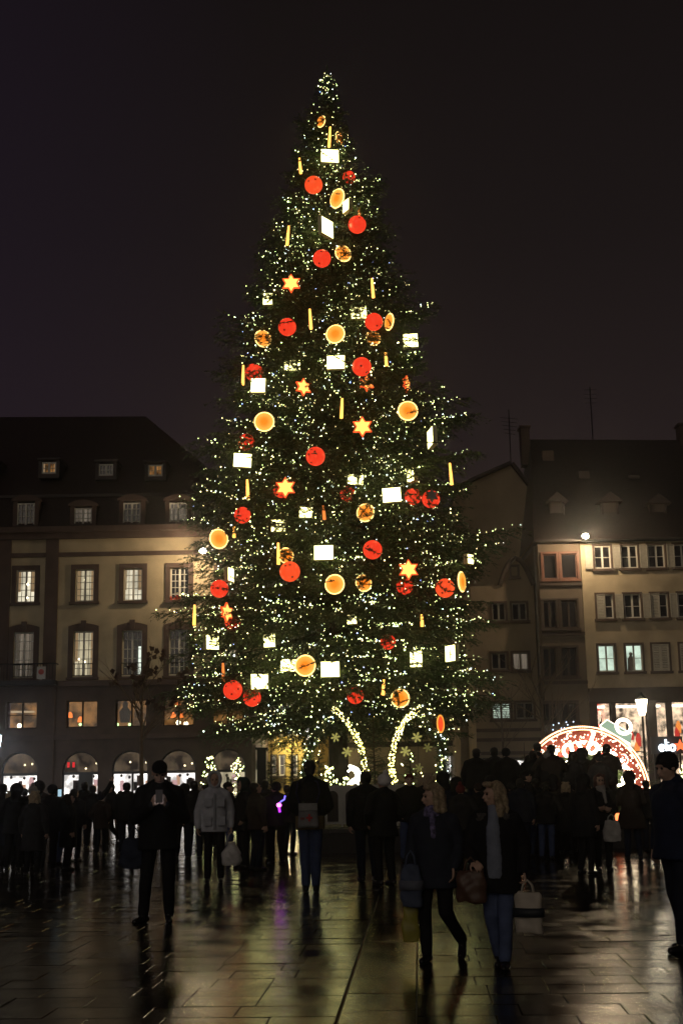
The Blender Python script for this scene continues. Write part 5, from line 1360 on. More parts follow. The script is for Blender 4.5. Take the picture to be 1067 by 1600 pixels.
# ------------------------------------------------------------------ bare street trees
def bare_tree(px, py_base_unused, Y, top_py, label, seed, spread=.5, leaves=0, r0=.09, fork=.42):
    base = P(px, 1230, Y); H = P(px, top_py, Y).z; t = thing('bare_tree', (base.x, Y, 0), label, 'tree', 'bare street trees')
    rr = random.Random(seed); tr = MB(); cr_ = MB(); tips = []
    zf = H * fork; tr.tube([(base.x, Y, 0), (base.x + .04, Y, zf * .5), (base.x, Y, zf), (base.x, Y, H * .75)], [r0 * 1.2, r0, r0 * .8, r0 * .35], 8)
    def grow(p, d, l, r, lev):
        n = 4; pts = [p]; rs = [r]
        for k in range(n):
            d = (d + Vector((rr.gauss(0, .10), rr.gauss(0, .10), rr.gauss(.05, .05)))).normalized(); pts.append(pts[-1] + d * l / n); rs.append(r * (1 - .6 * (k + 1) / n))
        cr_.tube(pts, rs, 5 if lev < 2 else 3)
        tips.append(pts[-1])
        if lev < 3:
            for k in range(rr.randint(3, 4)):
                q_ = pts[rr.randint(1, n)]; dd = (d + Vector((rr.uniform(-1, 1), rr.uniform(-1, 1), rr.uniform(-.2, .6))) * .75).normalized(); grow(q_, dd, l * rr.uniform(.5, .7), r * .5, lev + 1)
    for k in range(9):
        a = 2 * pi * k / 9 + rr.uniform(-.3, .3); z = zf + (H * .7 - zf) * k / 9
        grow(Vector((base.x, Y, z)), Vector((cos(a) * spread, sin(a) * spread, rr.uniform(.35, .8))).normalized(), (H - z) * rr.uniform(.4, .6), r0 * .42, 1)
    Mb = mat('street_tree_bark', (.14, .10, .07), .85, var=.25, scale=6)
    tr.build('trunk', Mb, t); cr_.build('crown', Mb, t)
    if leaves:
        lf = MB(); rr.shuffle(tips)
        for p in tips[:leaves]:
            for k in range(3):
                c = p + Vector((rr.gauss(0, .1), rr.gauss(0, .1), rr.gauss(-.05, .1))); u_ = Vector((rr.gauss(0, 1), rr.gauss(0, .4), rr.gauss(0, 1))).normalized() * .12; v_ = u_.cross(Vector((0, 1, .2))).normalized() * .10
                lf.add([c - u_, c - u_ * .3 + v_, c + u_, c - u_ * .3 - v_], [(0, 1, 2, 3)])
        lf.build('leaves', mat('withered_leaf', (.05, .022, .014), .8), t)
bare_tree(220, 0, 46.0, 985, 'slender bare street tree before the arched shops, a few withered leaves', 3, .55, 26, .08, .42)
bare_tree(852, 0, 52.0, 985, 'bare street tree before the timber bay house', 8, .6, 0, .09, .35)
bare_tree(788, 0, 56.0, 1030, 'thin bare tree before the curved gable house', 12, .6, 0, .06, .4)
# fallen leaves by the kerb on the left
rr = random.Random(2); q = MB()
for k in range(260):
    g = G(rr.uniform(110, 200), rr.uniform(1309, 1322)); a = rr.random() * 6.28; s = rr.uniform(.03, .07)
    q.add([(g.x + cos(a + j * 1.57) * s * (1 if j % 2 else .6), g.y + sin(a + j * 1.57) * s * (1 if j % 2 else .6), .012 + .03 * rr.random()) for j in range(4)], [(0, 1, 2, 3)])
tag(q.build('fallen_leaves', mat('wet_brown_leaf', (.14, .07, .03), .25)), 'wet brown leaves scattered on the paving at left', 'leaves', kind='stuff')
# ------------------------------------------------------------------ people
DG = None
def fuse(mb, name, voxel, smooth_it=3, folds=0.0, fscale=9.0, seed=0):
    """one closed skin over the collected shapes"""
    me = mb.mesh(name + '_src'); ob = bpy.data.objects.new(name + '_src', me); COL.objects.link(ob)
    r = ob.modifiers.new('r', 'REMESH'); r.mode = 'VOXEL'; r.voxel_size = voxel; r.use_smooth_shade = True
    if smooth_it: s = ob.modifiers.new('s', 'SMOOTH'); s.factor = .5; s.iterations = smooth_it
    dg = bpy.context.evaluated_depsgraph_get(); dg.update()
    out = bpy.data.meshes.new_from_object(ob.evaluated_get(dg)); out.name = name
    bpy.data.objects.remove(ob); bpy.data.meshes.remove(me)
    n = len(out.vertices)
    if folds and n:
        co = np.empty(n * 3, np.float32); out.vertices.foreach_get('co', co); no = np.empty(n * 3, np.float32); out.vertices.foreach_get('normal', no)
        co = co.reshape(-1, 3); no = no.reshape(-1, 3); x, y_, z = co[:, 0], co[:, 1], co[:, 2]; s = seed * 1.7
        f = np.sin(fscale * (x * 1.3 + y_ * .9) + 3.1 * np.sin(z * fscale * .45 + s) + s) * .5 + np.sin(z * fscale * 1.9 + 2.2 * np.sin((x - y_) * fscale * .8 + s)) * .5 + .35 * np.sin(fscale * 2.3 * (x + z * .6) + s * 2)
        co = co + no * (f * folds)[:, None]; out.vertices.foreach_set('co', co.astype(np.float32).ravel()); out.update()
    out.polygons.foreach_set('use_smooth', [True] * len(out.polygons))
    return out

def hand(mb, w, d, nrm, side, curl=.5, s=1.0):
    """palm and five bent fingers; w wrist, d pointing direction, nrm palm normal (towards which the fingers curl), side = +1/-1 thumb side"""
    d = Vector(d).normalized(); nrm = Vector(nrm); nrm = (nrm - d * nrm.dot(d)).normalized(); x = d.cross(nrm).normalized() * side; w = Vector(w)
    k0 = w + d * .085 * s
    for off in (-.030, -.010, .010, .030): mb.capsule(w + x * off * .7 * s, k0 + x * off * s, .015 * s, .0125 * s, 8)
    for off, l, sp in ((.033, .070, .10), (.011, .078, .02), (-.011, .073, -.05), (-.032, .056, -.14)):
        p = k0 + x * off * s; dd = (d + x * sp).normalized(); a = curl * .6
        for k, f in enumerate((.45, .32, .26)):
            dd2 = (dd * cos(a) + nrm * sin(a)).normalized(); q = p + dd2 * l * f * s; mb.capsule(p, q, (.0098 - .0010 * k) * s, (.0090 - .0010 * k) * s, 8); p = q; a += curl * .85
    t0 = w + d * .028 * s + x * .030 * s; t1 = t0 + (d * .5 + x * .75 + nrm * .25).normalized() * .042 * s; t2 = t1 + (d * .85 + x * .25 + nrm * (.25 + .3 * curl)).normalized() * .036 * s
    mb.capsule(t0, t1, .0135 * s, .011 * s, 8); mb.capsule(t1, t2, .0108 * s, .009 * s, 8)

M_skin = mat('skin', (.55, .36, .26), .55, var=.08, scale=20)
M_eye = mat('eye', (.02, .018, .015), .25); M_lip = mat('lips', (.30, .12, .10), .5)
def cloth(name, c, rough=.85): return mat('cloth_' + name, c, rough, var=.22, scale=7, bump=.35, bscale=60, spec=.25)
C_black = cloth('black', (.012, .012, .013)); C_navy = cloth('navy', (.014, .018, .030)); C_char = cloth('charcoal', (.024, .023, .024)); C_brown = cloth('brown', (.035, .024, .018)); C_olive = cloth('olive', (.026, .026, .018))
C_grey = cloth('light_grey', (.46, .48, .52)); C_jean = cloth('denim', (.05, .07, .14)); C_white = cloth('white', (.62, .60, .58)); C_red = cloth('dark_red', (.16, .02, .02)); C_tan = cloth('tan', (.17, .13, .06))
C_hairb = mat('blond_hair', (.40, .31, .19), .5, var=.45, scale=45, bump=.6, bscale=120); C_hairg = mat('grey_hair', (.28, .27, .26), .6, var=.3, scale=45, bump=.6, bscale=120); C_haird = mat('dark_hair', (.015, .011, .009), .5, var=.3, scale=45, bump=.6, bscale=120)
C_shoe = mat('black_leather', (.012, .011, .011), .35); C_sole = mat('pale_sole', (.35, .36, .36), .7); C_rub = mat('dark_sole', (.02, .02, .02), .7)
C_fur = mat('fur_trim', (.11, .10, .09), .95, var=.5, scale=60, bump=1.0, bscale=140)

# figures face -Y, the person's left is +X; unit: a figure 1.75 m tall
def base_pose():
    return dict(hipL=(.09, 0, .93), hipR=(-.09, 0, .93), kneeL=(.10, -.02, .50), kneeR=(-.10, -.02, .50), ankL=(.105, .03, .085), ankR=(-.105, .03, .085), footL=(.04, -1, 0), footR=(-.04, -1, 0),
                shL=(.180, .0, 1.395), shR=(-.180, .0, 1.395), elL=(.245, .04, 1.13), elR=(-.245, .04, 1.13), wrL=(.25, -.04, .89), wrR=(-.25, -.04, .89),
                handL=((0, -.12, -1), (-1, -.2, 0), 1, .55), handR=((0, -.12, -1), (1, -.2, 0), -1, .55), neck=(0, .0, 1.46), head=(0, -.015, 1.625), yaw=0.0, pitch=0.0, roll=0.0, lean=0.0)
V3 = Vector
def make_person(t, pose, body_v=.012, jacket=(C_black, .80, 0.0), trousers=C_black, top='hair', top_mat=C_haird, gloves=None, face=True, shoe_mat=C_shoe, sole=None, coat_w=1.0, extras=None, seed=0, scarf=None, fur=False, openfront=None):
    """adds body, jacket, trousers, shoes, head covering to the Empty t (local coordinates)"""
    p = base_pose(); p.update(pose); g = {k: (V3(v) if isinstance(v, tuple) and len(v) == 3 and not isinstance(v[0], tuple) else v) for k, v in p.items()}
    H = g['head']; RM = Matrix.Rotation(g['yaw'], 3, 'Z') @ Matrix.Rotation(-g['pitch'], 3, 'X') @ Matrix.Rotation(g['roll'], 3, 'Y')
    hp = lambda x, y_, z: H + RM @ V3((x, y_, z))
    def put(name, mesh, m_, parent=t):
        mesh.materials.clear(); mesh.materials.append(m_); o = bpy.data.objects.new(name, mesh); COL.objects.link(o); o.parent = parent; return o
    # ---- body: head, neck, trunk, limbs, hands in one skin
    b = MB()
    b.sphere(hp(0, .012, .028), 1, 18, 14, (.076, .093, .096), RM); b.sphere(hp(0, -.022, -.035), 1, 16, 12, (.060, .068, .080), RM); b.sphere(hp(0, -.045, -.088), 1, 12, 8, (.034, .032, .026), RM)
    if face:
        b.capsule(hp(0, -.088, .012), hp(0, -.108, -.030), .009, .0145, 8); b.sphere(hp(0, -.085, .030), 1, 10, 8, (.052, .016, .012), RM)
        for s in (-1, 1):
            b.sphere(hp(s * .038, -.062, -.022), 1, 10, 8, (.024, .024, .022), RM); b.sphere(hp(s * .078, .012, -.005), 1, 10, 8, (.010, .022, .034), RM)
        b.sphere(hp(0, -.086, -.058), 1, 10, 8, (.027, .013, .012), RM)
    b.capsule(g['neck'] - V3((0, 0, .06)), H + V3((0, .02, -.07)), .058, .052)
    b.loft([((0, 0, .86), .145, .10), ((0, 0, 1.02), .135, .095), ((0, 0, 1.28), .165, .105), ((0, 0, 1.42), .15, .085), ((0, 0, 1.47), .06, .055)], 16)
    for s in 'LR':
        b.capsule(g['sh' + s], g['el' + s], .048, .040, 10); b.capsule(g['el' + s], g['wr' + s], .040, .027, 10)
        if gloves is None:
            hd = g['hand' + s]; hand(b, g['wr' + s], hd[0], hd[1], hd[2], hd[3])
        b.capsule(g['hip' + s], g['knee' + s], .072, .052, 10); b.capsule(g['knee' + s], g['ank' + s], .050, .036, 10)
    bo = put('body', fuse(b, 'body', body_v, 2), M_skin)
    if face:
        for s in (-1, 1): MB().sphere(hp(s * .031, -.083, .006), .0115, 8, 6).build('eye', M_eye, bo, origin=(0, 0, 0), smooth=True)
        MB().sphere(hp(0, -.098, -.060), 1, 10, 6, (.022, .005, .0055), RM).build('mouth', M_lip, bo, origin=(0, 0, 0), smooth=True)
    if gloves is not None:
        for s in 'LR':
            q = MB(); hd = g['hand' + s]; hand(q, g['wr' + s], hd[0], hd[1], hd[2], hd[3], 1.12); put('glove', fuse(q, 'glove', .008, 1), gloves)
    # ---- jacket or coat
    jm, hem, flare = jacket; j = MB(); lean = g['lean']; w_ = coat_w
    hy = lambda z: -lean * max(0, z - .95)
    secs = [((0, hy(hem), hem), (.185 + flare) * w_, (.145 + flare * .8) * w_)]
    if hem < .72: secs.append(((0, 0, .85), (.19 + flare * .5) * w_, (.15 + flare * .4) * w_))
    secs += [((0, hy(1.02), 1.02), .178 * w_, .138 * w_), ((0, hy(1.26), 1.26), .198 * w_, .145 * w_), ((0, hy(1.38), 1.38), .175 * w_, .125 * w_), ((0, hy(1.45), 1.455), .100, .09), ((0, hy(1.5), 1.50), .085, .082)]
    j.loft(secs, 22)
    for s in 'LR':
        j.sphere(g['sh' + s] + V3((0, 0, -.02)), .085, 12, 9); j.capsule(g['sh' + s] + V3((0, 0, -.01)), g['el' + s], .078 * w_, .064 * w_, 12); wv = g['wr' + s]; e_ = g['el' + s]
        j.capsule(e_, wv + (e_ - wv).normalized() * .015, .064 * w_, .046 * w_, 12)
    for s in (-1, 1): j.capsule((s * .05, .015, 1.475), (s * .165, .005, 1.405), .062, .070, 12)
    j.capsule((0, .045, 1.47), (0, .05, 1.50), .085, .07, 12)
    if top != 'hood': j.sphere((0, .10, 1.44), 1, 14, 10, (.12, .055, .075))
    jo = put('jacket', fuse(j, 'jacket', max(.014, body_v * 1.5), 3, .0055, 11, seed), jm)
    # ---- trousers
    q = MB(); q.loft([((0, 0, .84), .165, .125), ((0, 0, .98), .168, .122), ((0, 0, 1.06), .15, .11)], 18)
    for s in 'LR': q.capsule(g['hip' + s], g['knee' + s], .096, .074, 12); q.capsule(g['knee' + s], g['ank' + s] + V3((0, 0, .02)), .074, .060, 12)
    put('trousers', fuse(q, 'trousers', max(.014, body_v * 1.5), 3, .004, 14, seed + 3), trousers)
    # ---- shoes
    for s in 'LR':
        a = g['ank' + s]; f = g['foot' + s].normalized(); side = V3((0, 0, 1)).cross(f).normalized(); upv = f.cross(side)
        if upv.z < 0: upv = -upv
        c = a - upv * .045
        q = MB(); q.capsule(c - f * .05, c + f * .02, .043, .043, 10); q.capsule(c + f * .02 - upv * .006, c + f * .145 - upv * .014, .043, .034, 10); q.capsule(a - upv * .02, a + upv * .07, .050, .050, 10)
        so = put('shoe', fuse(q, 'shoe', .012, 2), shoe_mat)
        ol = MB(); n = 14; rim = []
        for k in range(n):
            an = 2 * pi * k / n; ff = cos(an); rim.append(c + f * (.047 + .135 * ff) + side * sin(an) * (.047 if ff > 0 else .040) - upv * .040)
        ol.add(rim + [r_ - upv * .020 for r_ in rim], [tuple(range(n)), tuple(range(2 * n - 1, n - 1, -1))] + [(k, k + n, (k + 1) % n + n, (k + 1) % n) for k in range(n)])
        ol.build('sole', sole or C_rub, so, origin=(0, 0, 0))
    # ---- head covering
    q = MB()
    if top in ('hair', 'short', 'long', 'bob', 'wavy'):
        q.sphere(hp(0, .030, .045), 1, 18, 14, (.088, .092, .092), RM); q.sphere(hp(0, .050, -.01), 1, 16, 12, (.082, .062, .085), RM)
        if top in ('bob', 'wavy', 'long'):
            dn = {'bob': -.13, 'wavy': -.19, 'long': -.24}[top]
            for s in (-1, 1):
                q.capsule(hp(s * .074, .01, .05), hp(s * .088, .02, dn), .034, .036 if top != 'wavy' else .046, 10); q.capsule(hp(s * .055, .07, .04), hp(s * .06, .09, dn - .01), .045, .045, 10)
                q.sphere(hp(s * .045, -.055, .098), 1, 12, 9, (.048, .035, .028), RM)
                if top == 'wavy': q.sphere(hp(s * .098, .03, dn + .05), .045, 10, 8); q.sphere(hp(s * .095, -.01, -.03), .036, 10, 8)
            q.capsule(hp(0, .09, 0), hp(0, .10, dn - .01), .055, .05, 10)
        put('hair', fuse(q, 'hair', max(.010, body_v), 2, .006 if top != 'short' else .003, 38, seed), top_mat)
    elif top in ('beanie', 'bobble'):
        q.sphere(hp(0, .018, .055), 1, 18, 14, (.094, .108, .090), RM); q.sphere(hp(0, .03, .01), 1, 18, 12, (.092, .095, .065), RM)
        if top == 'bobble': q.sphere(hp(0, .02, .17), .045, 12, 9)
        put('knit_hat', fuse(q, 'knit_hat', .012, 2, .002, 60, seed), top_mat)
        c_ = MB(); n = 24; c_.tube([hp(cos(2 * pi * k / n) * .090, .016 + sin(2 * pi * k / n) * .104, .040 - .014 * sin(2 * pi * k / n)) for k in range(n)], .012, 6, closed=True); c_.build('brim', top_mat, t, origin=(0, 0, 0), smooth=True)
    elif top == 'cap':
        q.sphere(hp(0, .012, .060), 1, 18, 14, (.088, .104, .082), RM); q.sphere(hp(0, .04, .0), 1, 16, 10, (.082, .078, .06), RM); q.capsule(hp(0, -.07, .062), hp(0, -.135, .045), .02, .016, 10); put('cap', fuse(q, 'cap', .012, 2), top_mat)
        v = MB(); n = 10; tp = [hp(cos(pi * k / n) * .080, -.060 - sin(pi * k / n) * .070, .060 - .010 * sin(pi * k / n)) for k in range(n + 1)]
        v.add(tp + [p_ - V3((0, 0, .010)) for p_ in tp], [tuple(range(n + 1)), tuple(range(2 * n + 1, n, -1))] + [(k, k + n + 1, (k + 1) % (n + 1) + n + 1, (k + 1) % (n + 1)) for k in range(n + 1)]); v.build('visor', top_mat, t, origin=(0, 0, 0))
    elif top == 'hood':
        n = 20
        for k in range(n):
            a = 2 * pi * k / n; q.sphere(hp(cos(a) * .100, -.055 - .012 * sin(a), .020 + sin(a) * .125), .026, 8, 6)
        q.sphere(hp(0, .045, .04), 1, 18, 14, (.118, .085, .125), RM); q.capsule(hp(0, .05, -.05), (0, .06, 1.47), .098, .11, 12)
        for k in range(n):
            a = 2 * pi * k / n; q.capsule(hp(cos(a) * .100, -.05, .020 + sin(a) * .125), hp(cos(a) * .100, .05, .03 + sin(a) * .11), .024, .03, 8)
        put('hood', fuse(q, 'hood', .012, 2, .003, 16, seed), top_mat)
    if scarf:
        q = MB()
        for k in range(3): q.tube([V3((cos(2 * pi * i / 20) * (.088 - .008 * k), .005 + sin(2 * pi * i / 20) * (.088 - .006 * k), 1.44 + .036 * k + .012 * sin(2 * pi * i / 20 + k))) for i in range(20)], .030, 8, closed=True)
        q.capsule((.03, -.12, 1.44), (.05, -.15, 1.24), .035, .03, 8)
        put('scarf', fuse(q, 'scarf', .010, 1, .003, 40, seed), scarf)
    if fur:
        q = MB()
        for i in range(26):
            a = 2 * pi * i / 26
            if sin(a) < -.75: continue
            q.sphere((cos(a) * .150, .02 + sin(a) * .125, 1.44 + .03 * sin(a) - .03 * abs(cos(a))), .055, 8, 6)
        put('fur_collar', fuse(q, 'fur_collar', .012, 0, .010, 70, seed), C_fur)
    if openfront:
        q = MB(); q.loft([((.0, -.125, .84), .085, .075), ((0, -.118, 1.1), .078, .078), ((0, -.120, 1.3), .075, .080), ((0, -.07, 1.45), .055, .07), ((0, -.01, 1.53), .068, .072)], 18)
        put('sweater', fuse(q, 'sweater', .012, 2, .002, 60, seed), openfront)
    return jo

def person_at(px, feet_py, head_py, rot, label, H=None, group=None, Y=None, base=0.0):
    """stand a figure on the ground point of a pixel, its height read from the photograph"""
    if Y is None: g = G(px, feet_py)
    else: g = P(px, feet_py, Y); g = V3((g.x, Y, base))
    zt = P(px, head_py, g.y).z; h = H or (zt - base)
    t = thing('person', (g.x, g.y, base), label, 'person', group, rot); t.scale = (h / 1.75,) * 3
    return t, h / 1.75, g
def world_of(t, v):
    s = t.scale[0]; return V3(t.location) + Matrix.Rotation(t.rotation_euler.z, 3, 'Z') @ (V3(v) * s)
def put_thing(name, loc, label, cat, rz=0.0, sc=1.0, group=None):
    o = thing(name, loc, label, cat, group, rz); o.scale = (sc,) * 3; return o
def lbuild(mb, name, m_, parent, smooth=True): return mb.build(name, m_, parent, origin=(0, 0, 0), smooth=smooth)
def bag(name, loc, label, w, h, d, m_, rz=0.0, handle=.22, strap=None, band=None, soft=.12, taper=.8, sc=1.0, seed=0):
    """soft carrier: body hanging from its handle point at loc"""
    t = put_thing(name, loc, label, 'bag', rz, sc); q = MB()
    zt = -handle
    q.loft([((0, 0, zt - h), w / 2 * .92, d / 2), ((0, 0, zt - h * .85), w / 2 * 1.03, d / 2 * 1.15), ((0, 0, zt - h * .45), w / 2, d / 2 * 1.05), ((0, 0, zt - h * .1), w / 2 * taper, d / 2 * .7), ((0, 0, zt), w / 2 * taper * .92, d / 2 * .35)], 24)
    # squarer outline
    q.v = [(x * (1.0 + .12 * min(1, abs(y_) / max(1e-4, d / 2))), y_, z) for x, y_, z in q.v]
    me = fuse(q, 'body', .010, 1, .010, 21, seed); me.materials.append(m_); o = bpy.data.objects.new('body', me); COL.objects.link(o); o.parent = t
    for s in (-1, 1):
        lbuild(MB().tube([(w * .25, s * d * .12, zt - .04), (w * .16, s * d * .1, zt + handle * .6), (0, 0, .0), (-w * .16, s * d * .1, zt + handle * .6), (-w * .25, s * d * .12, zt - .04)], .009, 5), 'handle', m_, t)
    if band:
        zb = zt - h * .5; q = MB(); q.loft([((0, 0, zb - h * .10), w / 2 * 1.10, d / 2 * 1.5), ((0, 0, zb + h * .12), w / 2 * 1.08, d / 2 * 1.45)], 24); q.v = [(x * (1.0 + .12 * min(1, abs(y_) / max(1e-4, d / 2))), y_, z) for x, y_, z in q.v]; lbuild(q, 'printed_band', band, t)
    return t

NEARV = .0085
# --- man with phone
t, s, g = person_at(247, 1442, 1187, 0.15, 'man in dark padded jacket and cap bowed over his phone', group=None)
armf = dict(elL=(.27, -.03, 1.12), elR=(-.27, -.03, 1.12), wrL=(.075, -.27, 1.255), wrR=(-.085, -.28, 1.25), handL=((-.35, -.25, .9), (-.8, .5, 0), 1, .55), handR=((.35, -.25, .9), (.8, .5, 0), -1, .55))
make_person(t, dict(head=(0, -.085, 1.60), pitch=-.33, kneeR=(-.13, -.03, .50), ankR=(-.16, .04, .085), footR=(-.75, -1, 0), kneeL=(.11, -.02, .5), ankL=(.12, .03, .085), lean=.08, **armf), NEARV, (C_black, .78, .02), C_black, 'cap', C_black, coat_w=1.18, seed=1)
pw = world_of(t, (-.005, -.36, 1.355)); ph_ = put_thing('phone', pw, 'pale smartphone held in both hands by the capped man', 'phone', .15, s)
ph_.rotation_euler = (radians(-28), 0, .15); q = MB(); q.box(-.038, .038, -.005, .005, -.075, .075); lbuild(q, 'case', mat('pale_phone_case', (.24, .24, .26), .4), ph_, False); q = MB(); q.box(-.034, .034, .0055, .0065, -.07, .07); lbuild(q, 'screen', emis('phone_screen', (.7, .8, 1), 1.6), ph_, False)
bag('shoulder_bag', world_of(t, (-.27, .02, 1.02)), 'dark blue padded bag at the hip of the man with phone', .30, .34, .16, cloth('dark_blue_bag', (.03, .038, .06)), .15, .12, seed=4)

# --- hooded man with light grey jacket
t, s, g = person_at(335, 1379, 1207, 0.1, 'hooded man in light grey jacket facing the camera')
jo = make_person(t, dict(elL=(.27, .03, 1.12), wrL=(.27, -.05, .88), elR=(-.27, .03, 1.12), wrR=(-.27, -.05, .88), handL=((.05, -.1, -1), (-1, -.1, 0), 1, 1.1)), NEARV, (C_grey, .80, .015), C_black, 'hood', C_grey, coat_w=1.10, seed=2)
for (x, z) in ((-.10, 1.28), (.10, 1.28), (-.11, .98), (.11, .98)):
    q = MB(); q.box(x - .062, x + .062, -.185, -.15, z - .075, z + .06); q.box(x - .066, x + .066, -.193, -.15, z + .03, z + .066); q.build('pocket', cloth('light_grey_flap', (.40, .42, .46)), jo, origin=(0, 0, 0))
q = MB(); q.box(-.016, .016, -.186, -.14, .84, 1.42); q.build('zip_flap', cloth('mid_grey', (.3, .32, .35)), jo, origin=(0, 0, 0))
bag('plastic_bag', world_of(t, (.275, -.075, .80)), 'white plastic carrier bag hanging from the hooded man\'s hand', .30, .36, .2, mat('thin_white_plastic', (.55, .54, .52), .4, var=.2, scale=9), .1, .16, taper=.45, seed=6)

# --- man seen from behind with satchel
t, s, g = person_at(486, 1393, 1188, pi, 'man seen from behind in dark jacket and jeans, satchel on back')
make_person(t, dict(kneeL=(.075, -.01, .5), ankL=(.07, .03, .085), kneeR=(-.075, -.01, .5), ankR=(-.07, .03, .085), elL=(.26, -.05, 1.13), wrL=(.16, -.22, 1.02), elR=(-.26, -.05, 1.13), wrR=(-.16, -.22, 1.02), handL=((-.6, -.6, .1), (0, .2, 1), 1, .6), handR=((.6, -.6, .1), (0, .2, 1), -1, .6)), NEARV, (C_black, 1.0, .0), C_jean, 'hair', C_haird, coat_w=1.16, seed=3)
q = MB(); q.loft([((0, 0, .82), .20, .16), ((0, 0, .92), .205, .165), ((0, 0, 1.06), .20, .155)], 22); me = fuse(q, 'jersey_hem', .014, 2, .004, 14, 2); me.materials.append(C_tan); o = bpy.data.objects.new('jersey_hem', me); COL.objects.link(o); o.parent = t
M_sat = cloth('satchel_grey', (.20, .20, .20))
bt = put_thing('satchel', world_of(t, (.02, .205, 1.02)), 'grey satchel with red cross on the back of the dark jacketed man', 'bag', pi, s)
q = MB(); q.loft([((0, 0, -.17), .135, .03), ((0, 0, -.14), .145, .06), ((0, 0, .1), .128, .055), ((0, 0, .15), .120, .02)], 20); me = fuse(q, 'body', .010, 1, .004, 20, 3); me.materials.append(M_sat); o = bpy.data.objects.new('body', me); COL.objects.link(o); o.parent = bt
q = MB(); q.box(-.125, .125, .02, .072, .06, .155); lbuild(q, 'flap', cloth('satchel_flap', (.26, .26, .25)), bt, False)
q = MB(); q.box(-.058, .028, .064, .070, -.05, -.024); q.box(-.028, -.002, .0645, .0705, -.085, .012); lbuild(q, 'red_cross', mat('red_print', (.45, .03, .03), .7), bt, False)
q = MB(); q.box(.05, .105, .062, .068, -.06, -.03); lbuild(q, 'print', mat('dark_print', (.2, .06, .05), .7), bt, False)
q = MB(); q.tube([(-.11, .03, .13), (-.16, .05, .3), (-.13, -.03, .44), (-.05, -.16, .46)], .014, 5); q.tube([(.11, .03, .13), (.16, .02, .3), (.14, -.05, .44)], .012, 5); lbuild(q, 'strap', cloth('dark_strap', (.02, .02, .06)), bt)

# --- two women walking
t, s, g = person_at(684, 1502, 1226, -.42, 'blond woman in dark coat and checked scarf striding left, chin raised')
make_person(t, dict(yaw=-.95, kneeR=(-.09, -.10, .51), ankR=(-.08, -.10, .085), footR=(0, -1, 0), kneeL=(.12, -.06, .49), ankL=(.17, .26, .17), footL=(.1, -.8, -.55), elL=(.26, .06, 1.12), wrL=(.23, -.08, .92), elR=(-.25, .02, 1.12), wrR=(-.25, -.12, .92), handR=((0, -.2, -1), (1, -.2, 0), -1, 1.0)), NEARV, (cloth('coat_blueblack', (.026, .030, .044)), .72, .03), C_black, 'bob', C_hairb, scarf=mat('checked_scarf', (.16, .14, .26), .9, var=.9, scale=22), coat_w=1.14, seed=5)
bag('shoulder_bag', world_of(t, (-.17, -.24, 1.10)), 'blue grey shoulder bag of the blond woman with checked scarf', .20, .36, .10, cloth('bluegrey_bag', (.08, .10, .15)), -.42, .12, band=cloth('pale_bag_top', (.13, .14, .17)), seed=7)
bag('paper_bag', world_of(t, (-.22, -.17, .68)), 'yellow green carrier bag low beside the striding blond woman', .15, .32, .07, mat('yellow_bag', (.34, .31, .05), .5, var=.2, scale=8), -.1, .10, taper=.8, seed=8)

t, s, g = person_at(782, 1512, 1221, -.25, 'woman in open dark coat and grey sweater glancing left, holding carrier bag')
make_person(t, dict(yaw=-1.05, kneeR=(-.07, -.03, .50), ankR=(-.03, .12, .10), footR=(.0, -1, -.1), kneeL=(.08, -.10, .50), ankL=(.06, -.10, .085), footL=(.02, -1, 0), elL=(.27, .06, 1.12), wrL=(.27, -.06, .90), handL=((.1, -.1, -1), (-1, -.1, 0), 1, 1.1), elR=(-.27, .0, 1.12), wrR=(-.20, -.20, 1.00), handR=((.5, -.6, -.3), (.3, .3, -.8), -1, .8)), NEARV, (C_black, .70, .03), cloth('pale_denim', (.09, .12, .22)), 'wavy', C_hairb, coat_w=1.15, fur=True, openfront=cloth('grey_knit', (.22, .25, .31)), seed=6)
bag('handbag', world_of(t, (-.22, -.22, 1.04)), 'brown leather handbag before the woman in grey sweater', .26, .27, .12, mat('brown_leather', (.10, .052, .03), .45, var=.2, scale=8), -.25, .10, taper=.85, seed=9)
bag('carrier_bag', world_of(t, (.30, -.09, .82)), 'cream carrier bag with dark band held by the woman in jeans', .24, .33, .11, mat('cream_carrier', (.52, .47, .38), .6, var=.12, scale=8), -.35, .10, band=mat('dark_band', (.02, .025, .03), .6), taper=.95, seed=10)

# --- man cut by the right picture edge
t, s, g = person_at(1066, 1486, 1176, -1.15, 'man in dark blue jacket and black beanie at right picture edge')
make_person(t, dict(kneeL=(.09, -.05, .5), ankL=(.09, -.06, .085), kneeR=(-.1, .03, .5), ankR=(-.1, .14, .085), pitch=-.2, head=(0, -.04, 1.62)), NEARV, (cloth('jacket_blue', (.014, .022, .050)), .80, .02), C_navy, 'beanie', C_black, sole=C_sole, coat_w=1.22, seed=7)

